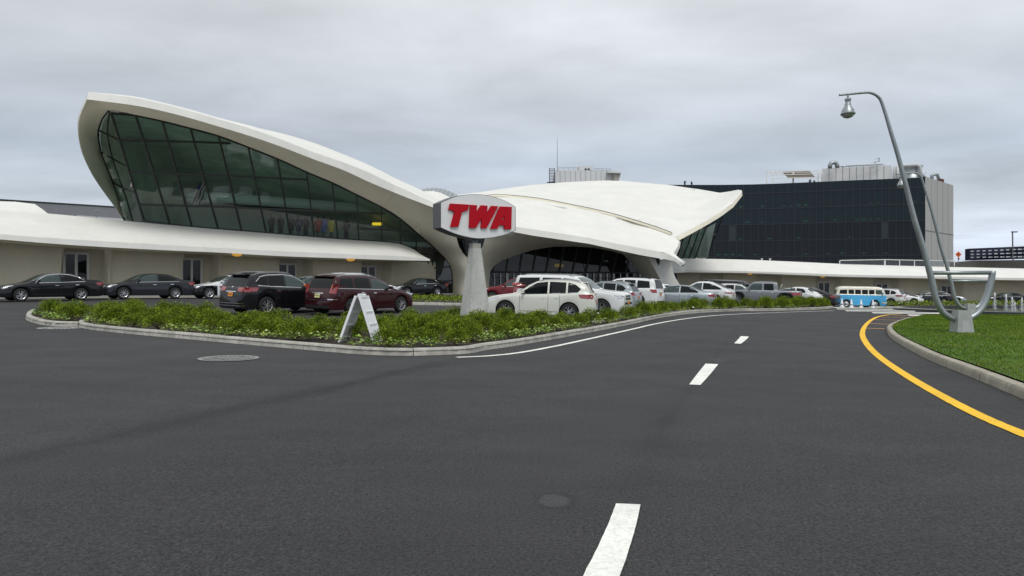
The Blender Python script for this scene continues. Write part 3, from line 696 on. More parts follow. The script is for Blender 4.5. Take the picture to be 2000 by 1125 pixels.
# --- central pier and arches
Fc = [(770,376),(795,386),(820,395.5),(848,406),(870,414),(898,426),(925,435),(960,444),(1008,454),(1040,460),(1095,468),(1150,476),(1200,487),(1250,498),(1290,505)]
f0 = Fall[-1][2]; print('F0', f0, Fall[-2][2])
FcD = [f0, f0+.25,f0+.5,55.0 if f0 < 54 else f0+.7,f0+.9,f0+1.1,55.8,55.4,54.8,54.5,54.2,54.2,54.8,55.8,56.6]
Tc = [(770,361),(795,372),(820,384),(848,396),(870,404),(898,414),(925,424),(960,433),(1008,443),(1040,447.5),(1095,456),(1150,464.5),(1200,475),(1250,484.5),(1290,492)]
FcT = [(x, y, D) for (x, y), D in zip(Fc, FcD)]; TcT = [(x, y, D+.12) for (x, y), D in zip(Tc, FcD)]
gl = [(745,404),(782,427),(820,459),(845,480),(870,505)]
left = [onG(*p) for p in gl]+[(880,518,61.6),(884,532,61.8),(885,550,61.8),(884,588,61.8)]
foot = [(898,588,59.4),(910,588,58.9),(925,588,58.7),(940,588,58.9),(950,588,59.6)]
arch = [(955,560,60.2),(956,545,60.3),(957,532,60.2),(964,520,60),(980,509,59.8),(1010,498,59.6),(1040,488.5,59.6),(1080,482,59.7),(1120,481.5,59.8),(1160,484,60),(1196,491,60.5),(1216,496.5,60.8),(1240,499,59.5),(1266,503,58.6)]
outer = [FcT[0]]+left+foot+arch+FcT[::-1][:-1]
outer = outer[1:]+[outer[0]]
hole = [(890,455,57.0),(893,470,57.1),(897,482,57.3),(904,494,57.6),(913,503.5,57.9),(925,503,57.9),(936,494,57.6),(943,481,57.3),(947,466,57.0),(948,455,56.8),(930,450,56.6),(905,449,56.7)]
ex = [(897,570,59.2),(899,540,59.0),(890,520,59.2),(905,540,58.6),(925,520,58.3),(945,540,59),(925,560,58.5),(860,450,57.2),(870,480,58.4),(965,490,57.8),(990,475,56.6),(1080,474,57.2),(820,425,57),(945,515,58.6)]
W_, F_ = region(outer, [hole], step=9, extra=ex)
o = obj('pier', W_, F_, M['soffit'], term, smooth=True); tag(o, 'sculpted concrete pier where the wing roofs come down')
v, f = loft([T3(FcT), T3(TcT)]); obj('fascia', v, f, M['shell'], term, smooth=True)
W_, F_ = region([(x, y, 61.0) for x, y, D in [(880,440,0),(960,440,0),(960,520,0),(930,530,0),(900,520,0),(880,500,0)]], step=30, depth=lambda a, b: 61.0)
o = obj('window', W_, F_, M['glassD'], term); mb = MB()
for x in (906, 930): mb.bar(P(x, 445, 60.9), P(x+4, 515, 60.9), .08)
mb.build('frame', M['frame'], o)
# dark entrance glazing behind the arch
ed_ = [(950,590),(950,478),(1060,470),(1230,480),(1275,520),(1285,590)]
eD = lambda a, b: 62.6+(float(a)-950)*.008
W_, F_ = region([(x, y, eD(x, y)) for x, y in ed_], step=60, depth=lambda a, b: eD(a, b))
ew = obj('window', W_, F_, M['glassD'], term); tag(ew, 'dark entrance glazing under the central arch')
mb = MB(); db = MB()
for i in range(13):
    xb = 962+i*26; xt = xb+(xb-1075)*.03+10
    mb.bar(P(xt, 478, eD(xt, 0)-.08), P(xb, 532, eD(xb, 0)-.08), .09, .16)
for y, wv in ((531, .16), (542, .07)): mb.bar(P(950, y, eD(950, 0)-.1), P(1284, y+2, eD(1284, 0)-.1), wv)
mb.build('frame', M['frame'], ew)
for i in range(12):
    xb = 966+i*26
    for k in (0, 12, 24): mb2 = db.bar(P(xb+k, 534, eD(xb, 0)-.12), P(xb+k, 588, eD(xb, 0)-.12), .07)
d_ = db.build('door_frame', M['alu'], ew)
mb = MB(); p = P(1092, 518.5, 64.6)
mb.v = []; mb.prism([p+Vector((x, 0, z)) for x, z in [(-.42,-.16),(.32,-.16),(.48,0),(.32,.16),(-.42,.16)]], [p+Vector((x, .12, z)) for x, z in [(-.42,-.16),(.32,-.16),(.48,0),(.32,.16),(-.42,.16)]])
M['ysign'] = mat('backlit_yellow_sign', (.7, .45, .02), .4, emit=((1, .62, .03), .8))
tag(mb.build('direction_sign', M['ysign']), 'backlit yellow direction sign hanging behind the entrance glazing', 'sign')
mb = MB(); p = P(737, 437.5, 61.5); pr = [(-.42,-.12),(.34,-.12),(.48,.02),(.34,.14),(-.42,.14),(-.5,0)]
mb.prism([p+Vector((x, 0, z)) for x, z in pr], [p+Vector((x, .12, z)) for x, z in pr]); tag(mb.build('direction_sign', M['ysign']), 'backlit yellow direction sign inside the right end of the great window', 'sign')
# --- central front shell and upper shell
crease = [(925,424,55.9),(945,405,61),(975,393,64.5),(1010,391,65.6),(1060,397,64.6),(1109,409,62.8),(1155,425,61.2),(1201,446,60),(1236,462,59.2),(1266,478,58.4),(1293,492,57.2)]
Tr = TcT[6:]
low = [(x, y, D) for x, y, D in Tr]
outer = low+crease[::-1][:-1]
outer = outer[:-0 or None]
W_, F_ = region(outer, step=12, extra=[(1060,425,59.4),(1130,443,57.9)])
o = obj('roof_shell', W_, F_, M['shell'], term, smooth=True); tag(o, 'bright front roof slope above the entrance')
groove = [(925,392,71),(960,384,70),(1000,385,69.3),(1060,392,67.8),(1121,404,65.8),(1160,412,64.4),(1201,422,63),(1270,443,61.2),(1312,458,60.2)]
beak = [(1319,463,60),(1326,470,59.5),(1325,479,58.8),(1316,494,57.6),(1322,500,57),(1335,511,56.3),(1336,516,56.2),(1320,505,56.7),(1305,496,57)]
outer = crease[2:]+beak[::-1]+groove[::-1]
outer = crease[2:]+[beak[-1], beak[-2], beak[-3], beak[-4], beak[-5]]+[beak[3], beak[2], beak[1], beak[0]]+groove[::-1]
W_, F_ = region(outer, step=9)
o = obj('roof_valley', W_, F_, M['shell'], term, smooth=True); tag(o, 'valley between the two central roof shells ending in a beak')
mb = MB(); q = [P(x, y-1, D-.1) for x, y, D in [tuple(a) for a in spline(groove, 5)]]
for a, b in zip(q, q[1:]): mb.bar(a, b+(b-a)*.02, .36, .20)
mb.build('roof_gutter', M['soffit'], term)
mb = MB()
for a, b in zip(q, q[1:]): mb.bar(a+Vector((0, 0, .14)), b+Vector((0, 0, .14)), .06, .06)
mb.build('flashing', M['signe'], term)
# beak spout and fascia end
fe = [FcT[-1],(1305,507.5,57),(1318,510.5,56.8),(1330,519,56.2)]; te = [TcT[-1],(1305,496,57),(1320,504,56.7),(1336,515,56.2)]
v, f = loft([T3(fe), T3(te)]); obj('fascia', v, f, M['shell'], term, smooth=True)
mb = MB(); mb.tube([P(1319,505,57.2), P(1327,510,56.8), P(1334,515,56.3)], [.16, .2, .22], 10); tag(mb.build('spout', M['shell'], term, smooth=True), 'concrete rain spout at the beak of the roof')
v, f = loft([T3([(1319,463,60),(1326,470,59.5),(1325,479,58.8),(1316,494,57.6)]), T3([(1322,467,60.6),(1329,472,60.2),(1328,483,59.4),(1320,500,58.2)])]); obj('fascia', v, f, M['shell'], term, smooth=True)
sil = [(845,392,80),(870,385,84),(905,379,86),(940,375,87),(985,368,88),(1040,361,88.5),(1109,355.5,88.5),(1178,352.5,88),(1213,353,87.5),(1247,356,86.5),(1282,359,85),(1312,362,83.5),(1362,369,80),(1406,376.5,76.5),(1424,374,74),(1442,370.5,72)]
rgt = [(1449,372,71.5),(1447,378,71),(1432,396,69),(1408,414,67.2),(1385,428,65.5),(1351,447,62.8),(1319,463,60.1)]
outer = groove+rgt[::-1][0:]+sil[::-1]
W_, F_ = region(outer+[(860,402,76)], step=11, extra=[(1178,385,76),(1300,400,71),(1050,372,80)], reg=.2)
o = obj('roof_shell', W_, F_, M['shell'], term, smooth=True); tag(o, 'large domed upper roof shell pointing right')
s3 = T3(sil); v, f = loft([s3, [p+Vector((0, 9, -1.2)) for p in s3], [p+Vector((0, 22, -6)) for p in s3]]); obj('roof_shell', v, f, M['shell'], term, smooth=True)
rb = [(1450,382,71.3),(1447,386,70.8),(1432,405,68.8),(1408,423,67),(1385,437,65.3),(1351,456,62.6),(1327,469,60.1)]
v, f = loft([T3(rgt), T3(rb)]); obj('fascia', v, f, M['soffit'], term, smooth=True)
r3 = T3(rb); v, f = loft([r3, [p+Vector((-3, 5, .4)) for p in r3]]); obj('soffit', v, f, M['soffit'], term, smooth=True)
# right-hand window under the upper shell: faceted bays
rw_t = [(1322,478),(1334,466),(1351,457),(1366,449),(1381,440),(1397,430),(1412,421)]
rw_b = [(1314,505),(1322,505),(1333,505),(1345,505),(1357,505),(1369,505),(1380,505)]
z3 = []
for i, (a, b) in enumerate(zip(rw_t, rw_b)):
    D = 61+i*1.15 + (0 if i < 5 else (i-4)*3.5); z3.append((P(a[0], a[1], D), P(b[0], b[1], D+2.2)))
v, f = loft([[a for a, b in z3], [b for a, b in z3]]); o = obj('window', v, f, M['glassT'], term); tag(o, 'slanted green window under the right wing roof')
mb = MB()
for a, b in z3: mb.bar(a, b, .09)
for t in (.42,): 
    for (a, b), (c, d) in zip(z3, z3[1:]): mb.bar(a.lerp(b, t), c.lerp(d, t), .08)
mb.build('frame', M['frame'], o)
# arched skylight between the wing and the upper shell
so_ = [(818,372,74),(832,368,74),(848,366.5,74),(866,369,74),(882,375,74),(896,383,74)]; si_ = [(818,377,71),(830,373.5,71),(846,373,71),(862,377,71),(876,384,71),(888,393,71)]
v, f = loft([T3(so_), T3(si_)]); o = obj('skylight', v, f, M['galv'], term, smooth=True); tag(o, 'arched strip skylight between two roof shells')
mb = MB()
for a, b in zip(dense(so_, 2), dense(si_, 2)): mb.bar(P(a[0], a[1]+.2, a[2]), P(b[0], b[1], b[2]), .03)
mb.build('ribs', M['steelw'], o)
bt = [(818,400,66),(830,402,66),(846,405,66),(862,408,66),(876,410,66),(900,415,66)]
v, f = loft([T3(si_), T3(bt)]); obj('roof_shell', v, f, M['shell'], term, smooth=True)
va = [(897,414.6,f0+1.4),(899,411,60),(900,407,64),(899,402.5,68),(903,396,77)]; vb = [(925.5,424.5,55.9),(946,406,61),(976,394,64.6),(962,385,70.2),(942,378,80)]
v, f = loft([T3(dense(va, 3)), [a.lerp(b, .5)-Vector((0, 0, .25)) for a, b in zip(T3(dense(va, 3)), T3(dense(vb, 3)))], T3(dense(vb, 3))]); tag(obj('roof_valley', v, f, M['shell'], term, smooth=True), 'valley between the left wing and the central shell behind the sign')
# --- right pier (forked foot)
pf = [(1266,503),(1272,514),(1278,524),(1284,535),(1290,546),(1298,562),(1308,592),(1336,592),(1332,566),(1328,556),(1320,544),(1315,532),(1313,520),(1314,508.5),(1303,507.5),(1292,506),(1290,513),(1287,519),(1283,514),(1280,506),(1273,504)]
W_, F_ = region([(x, y, 58.6+abs(y-520)*.004) for x, y in pf], step=8)
o = obj('pier', W_, F_, M['shell'], term); m_ = o.modifiers.new('thick', 'SOLIDIFY'); m_.thickness = .8; m_.offset = 1; tag(o, 'forked white pier carrying the beak of the roof')
v, f = loft([T3([(1216,496.5,64.5),(1236,516,64),(1258,543,63.6),(1272,566,63.4),(1284,592,63.4)]), T3([(1243,500,61),(1257,520,60.6),(1275,545,60.4),(1286,566,60.4),(1296,592,60.4)]), T3([(1266,503,58.7),(1278,524,58.6),(1290,546,58.7),(1298,562,58.8),(1308,592,58.8)])])
o = obj('pier', v, f, M['soffit'], term, smooth=True); tag(o, 'shaded inner flank of the forked pier')
# --- canopy and wall, right side
rl = [(1312,533,76),(1330,532.8,77.5),(1350,532,79),(1450,533,80.5),(1550,536.6,82),(1650,540.5,83.5),(1800,543.4,86),(2000,547.5,90),(2400,552,98)]
rt2 = [(1312,524,76),(1330,526,77.5),(1350,527.5,79),(1450,529.5,80.5),(1550,532.6,82),(1650,536.3,83.5),(1800,539,86),(2000,543,90),(2400,548,98)]
ru = [(1312,504,79),(1330,504.5,81),(1350,505,83),(1450,507,85),(1550,511,87),(1650,515.5,88.5),(1800,520,91),(2000,524.5,95),(2400,533,103)]
RL, RT, RU = [T3(dense(q, 6)) for q in (rl, rt2, ru)]
rn = Vector((-.12, .99, 0)).normalized(); RW = [p+rn*4.2 for p in RL]
v, f = loft([RW, RL, RT, [a.lerp(b, .12)+Vector((0, 0, .06)) for a, b in zip(RT, RU)], [a.lerp(b, .6)+Vector((0, 0, .16)) for a, b in zip(RT, RU)], RU, [p+Vector((0, 9, -.1)) for p in RU]])
o = obj('canopy', v, f, [M['shell'], M['soffit']], term, midx=[1 if i < len(RL)-1 else 0 for i in range(len(f))]); smooth_by_angle(o, 50); tag(o, 'white canopy running off to the right')
def rwall(px):
    X_ = [(p.x/p.y*F+1000) for p in RW]; return Vector((float(np.interp(px, X_, [p.x for p in RW])), float(np.interp(px, X_, [p.y for p in RW])), 0))
rb_ = [(1368,1410),(1480,1524),(1596,1640),(1708,1752),(1836,1878)]
rows = []; rx = np.linspace(1322, 2390, 300)
for h in np.linspace(0, 1, 6):
    r_ = []
    for x in rx:
        q = rwall(x); off = 0
        for l, r in rb_:
            a = min(max((x-l)/5+.5, 0), 1); b = min(max((r-x)/5+.5, 0), 1); off = max(off, min(a, b))
        q = q+rn*off*.7; zt = float(np.interp(x, [p.x/p.y*F+1000 for p in RW], [p.z for p in RW])); zb = zg(q.x, q.y)-.1
        r_.append(Vector((q.x, q.y, zb+(zt-zb)*h)))
    rows.append(r_)
v, f = loft(rows); o = obj('wall', v, f, M['wallp'], term, smooth=True); tag(o, 'cream plaster wall under the right canopy')
for l, r in [(1377,1401),(1489,1513),(1602,1626),(1715,1740),(1843,1867)]:
    q = rwall((l+r)/2); door(l, r, .6, rn, Vector((.99, .12, 0)), rwall, zg(q.x, q.y)+2.45, 'glazed double door under the right canopy')
for (x, D) in [(1465,81.5),(1607,83.6)]:
    p = P(x, 535, D+.8); p.z = float(np.interp(x, [q.x/q.y*F+1000 for q in RL], [q.z for q in RL]))+.05; ceiling_lamp(p, .30)
# guard rail and little vents standing on the right canopy
mb = MB(); gp = [(1640,509.5,88),(1643,508.5,88.1),(1728,507,90),(1800,508.5,91.5),(1864,509.5,92.5)]
for a, b in zip(gp, gp[1:]): mb.bar(P(*a), P(*b), .10)
rail = mb.build('guard_rail', M['steelw']); tag(rail, 'glass guard rail standing on the right canopy before the dark hotel', 'railing')
mb = MB()
for x in (1640, 1728, 1757, 1786, 1815, 1844, 1864): mb.bar(P(x, 508.6, 88+(x-1640)*.02), P(x, 520, 88+(x-1640)*.02), .16 if x == 1728 else .08)
mb.build('posts', M['steelw'], rail)
gw = [P(x, 509, 88+(x-1640)*.02) for x in (1641, 1728, 1864)]; gb = [P(x, 520, 88+(x-1640)*.02) for x in (1641, 1728, 1864)]
v, f = loft([gw, gb]); obj('pane', v, f, glass('rail_glass', (.62, .66, .66)), rail)
for x in (1488, 1504):
    mb = MB(); mb.tube([P(x, 510, 86), P(x, 505.5, 86)], .10, 10); mb.tube([P(x, 505.6, 86), P(x, 504.8, 86)], .16, 10)
    tag(mb.build('vent_pipe', M['steelw']), 'short white vent pipe on the right canopy before the dark facade', 'pipe', 'pair of short white vent pipes on the canopy')
# --- interior of the wing seen through the glass
zf = P(520, 462, 55).z
fl = [P(236, 450, 50), P(282, 436, 48.6), P(520, 458, 54.6), P(700, 470, 58.6), P(880, 480, 63), P(900, 480, 84), P(300, 450, 72)]
v = [Vector((p.x, p.y, zf)) for p in fl]; v2 = [p-Vector((0, 0, .4)) for p in v]
mb = MB().prism(v2, v); mb.build('floor', M['floor'], term)
i1 = [P(300,425,63), P(330,420,60.5), P(372,416,58), P(440,416,59.2), P(560,420,61.5), P(700,426,65), P(800,440,68)]
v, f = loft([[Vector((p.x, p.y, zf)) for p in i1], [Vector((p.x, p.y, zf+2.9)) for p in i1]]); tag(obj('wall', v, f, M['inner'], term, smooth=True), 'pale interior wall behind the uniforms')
m1_ = [P(366,405,54.0), P(400,402,53.2), P(470,403,54.6), P(560,407,56.6), P(640,411,58.6), P(705,415,60.4), P(760,420,62.5)]
v, f = loft([[Vector((p.x, p.y+2.5, zf+3.0)) for p in m1_], [Vector((p.x, p.y, zf+2.55)) for p in m1_], [Vector((p.x, p.y-.1, zf+3.35)) for p in m1_], [Vector((p.x, p.y+8, zf+3.4)) for p in m1_]])
tag(obj('gallery', v, f, M['inner'], term, smooth=True), 'pale gallery edge inside the great window')
# inner vault: the concave plaster ceiling curving down behind the window
ol = [(243,430),(232,390),(221,357),(209,326),(200,299),(196,271),(197,256),(202,236),(214,220)]+Gf+[(782,427),(820,459),(845,480)]
bl_ = [(845,500),(782,500),(660,490),(520,480),(375,468),(282,456),(246,450)]
def vD(a, b):
    a = float(a); b = float(b); d = min(math.hypot(a-x, b-y) for x, y in [tuple(q) for q in VL]); return gD(a, b)+2.0+11*(1-math.exp(-d/70))
VL = spline(ol, 5)
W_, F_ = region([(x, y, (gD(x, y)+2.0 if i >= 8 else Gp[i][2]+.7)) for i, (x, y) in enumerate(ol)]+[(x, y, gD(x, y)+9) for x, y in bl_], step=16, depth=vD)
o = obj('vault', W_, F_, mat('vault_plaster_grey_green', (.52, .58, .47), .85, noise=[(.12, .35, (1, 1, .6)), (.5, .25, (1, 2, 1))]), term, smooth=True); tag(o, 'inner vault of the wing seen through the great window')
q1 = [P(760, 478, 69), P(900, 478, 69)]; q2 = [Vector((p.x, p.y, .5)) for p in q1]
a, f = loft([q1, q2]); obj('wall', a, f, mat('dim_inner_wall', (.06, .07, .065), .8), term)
# inner lining behind the right-hand window
q1 = [P(x, y, 66) for x, y in [(1330,474),(1351,461),(1381,445),(1398,435)]]; q2 = [P(x, 504, 69) for x in (1326,1345,1366,1382)]
a, f = loft([q1, q2]); obj('wall', a, f, mat('bright_inner_wall', (.40, .50, .44), .8, noise=[(.3, .35, S1)]), term)
# entrance hall behind the dark glass
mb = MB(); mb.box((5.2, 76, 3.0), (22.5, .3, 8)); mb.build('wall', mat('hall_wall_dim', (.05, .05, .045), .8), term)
for i, (x, w_, kind, colr) in enumerate([(530,.5,'suit','k'),(548,.5,'suit','k'),(569,.46,'dress','k'),(583,.46,'dress','n'),(597,.42,'suit','k'),(621,.46,'dress','r'),(632,.46,'dress','b'),(647,.46,'dress','y'),(676,.46,'suit','k')]):
    y = 449; D = gD(x, 452)+1.6; p = P(x, y, D); p.z = zf
    col = dict(k=(.012, .013, .02), n=(.02, .03, .08), r=(.35, .02, .02), b=(.03, .07, .35), y=(.6, .42, .03))[colr]
    nm = dict(k='black', n='navy', r='red', b='blue', y='yellow')[colr]
    key = 'uniform_'+nm
    if key not in M: M[key] = mat(key, col, .8)
    e = empty('mannequin', p); 
    n = 12; sil_ = [(.17, .55), (.2, .62), (.19, .85), (.15, 1.05), (.20, 1.28), (.23, 1.42), (.18, 1.5), (.06, 1.54)] if kind == 'dress' else [(.2, .02), (.19, .4), (.18, .8), (.17, 1.02), (.21, 1.3), (.24, 1.44), (.19, 1.52), (.06, 1.56)]
    mb = MB(); v = []; 
    for r_, h in sil_:
        for j in range(n): th = 6.283*j/n; v.append(p+Vector((r_*1.05*math.cos(th), r_*.55*math.sin(th), h)))
    ff = [(a*n+j, a*n+(j+1) % n, (a+1)*n+(j+1) % n, (a+1)*n+j) for a in range(len(sil_)-1) for j in range(n)]; mb.add(v, ff)
    for s in (-1, 1): mb.tube([p+Vector((s*.2, 0, 1.44)), p+Vector((s*.27, -.02, 1.15)), p+Vector((s*.25, -.06, .86))], [.075, .06, .045], 8)
    mb.build('uniform', M[key], e, smooth=True)
    hb = MB(); hb.tube([p+Vector((0, 0, 1.52)), p+Vector((0, 0, 1.62))], .05, 8); hb.lathe([(.001, 1.82), (.06, 1.80), (.085, 1.72), (.07, 1.64), (.03, 1.60)], p, 10)
    if kind == 'dress': 
        for s in (-1, 1): hb.tube([p+Vector((s*.08, 0, .56)), p+Vector((s*.08, 0, .02))], [.06, .04], 8)
    hb.build('figure', M['frame'], e, smooth=True)
    where = ['leftmost of the row', 'second from the left', 'third from the left', 'fourth from the left', 'fifth from the left', 'between the navy and the blue ones', 'beside the red one', 'the only yellow one', 'last on the right'][i]
    tag(e, f'mannequin in a {nm} uniform behind the great window, {where}', 'mannequin', 'mannequins in uniforms behind the great window')
# flag hanging inside
mb = MB(); fv = []; ff = []; fi = []
c0 = P(391, 358, gD(392, 352)+3.0)
for a in range(14):
    for b in range(9):
        t, s = a/13, b/8; fv.append(c0+Vector((.5-s*.6-.55*t+.04*math.sin(a), .10*math.sin(s*9+t*3), -t*1.7+s*.1)))
for a in range(13):
    for b in range(8): ff.append((a*9+b, a*9+b+1, (a+1)*9+b+1, (a+1)*9+b)); fi.append(2 if (a < 4 and b > 4) else b % 2)
o = obj('flag', fv, ff, [mat('flag_red', (.16, .03, .035), .8), mat('flag_white', (.40, .40, .38), .8), mat('flag_blue', (.02, .03, .12), .8)], smooth=True, midx=fi); tag(o, 'striped flag hanging behind the great window', 'flag')
# ------------------------------------------------------------------ cars
def sm_interp(pts):                 # smooth monotone profile through points
    xs_ = np.array([p[0] for p in pts], float); ys_ = np.array([p[1] for p in pts], float)
    h = np.diff(xs_); d = np.diff(ys_)/h; m_ = np.zeros(len(xs_)); m_[0] = d[0]; m_[-1] = d[-1]
    for i in range(1, len(xs_)-1): m_[i] = 0 if d[i-1]*d[i] <= 0 else 2*d[i-1]*d[i]/(d[i-1]+d[i])
    def f(x):
        x = min(max(x, xs_[0]), xs_[-1]); i = min(int(np.searchsorted(xs_, x, 'right')-1), len(h)-1); t = (x-xs_[i])/h[i]
        return float((2*t**3-3*t*t+1)*ys_[i]+(t**3-2*t*t+t)*h[i]*m_[i]+(-2*t**3+3*t*t)*ys_[i+1]+(t**3-t*t)*h[i]*m_[i+1])
    return f
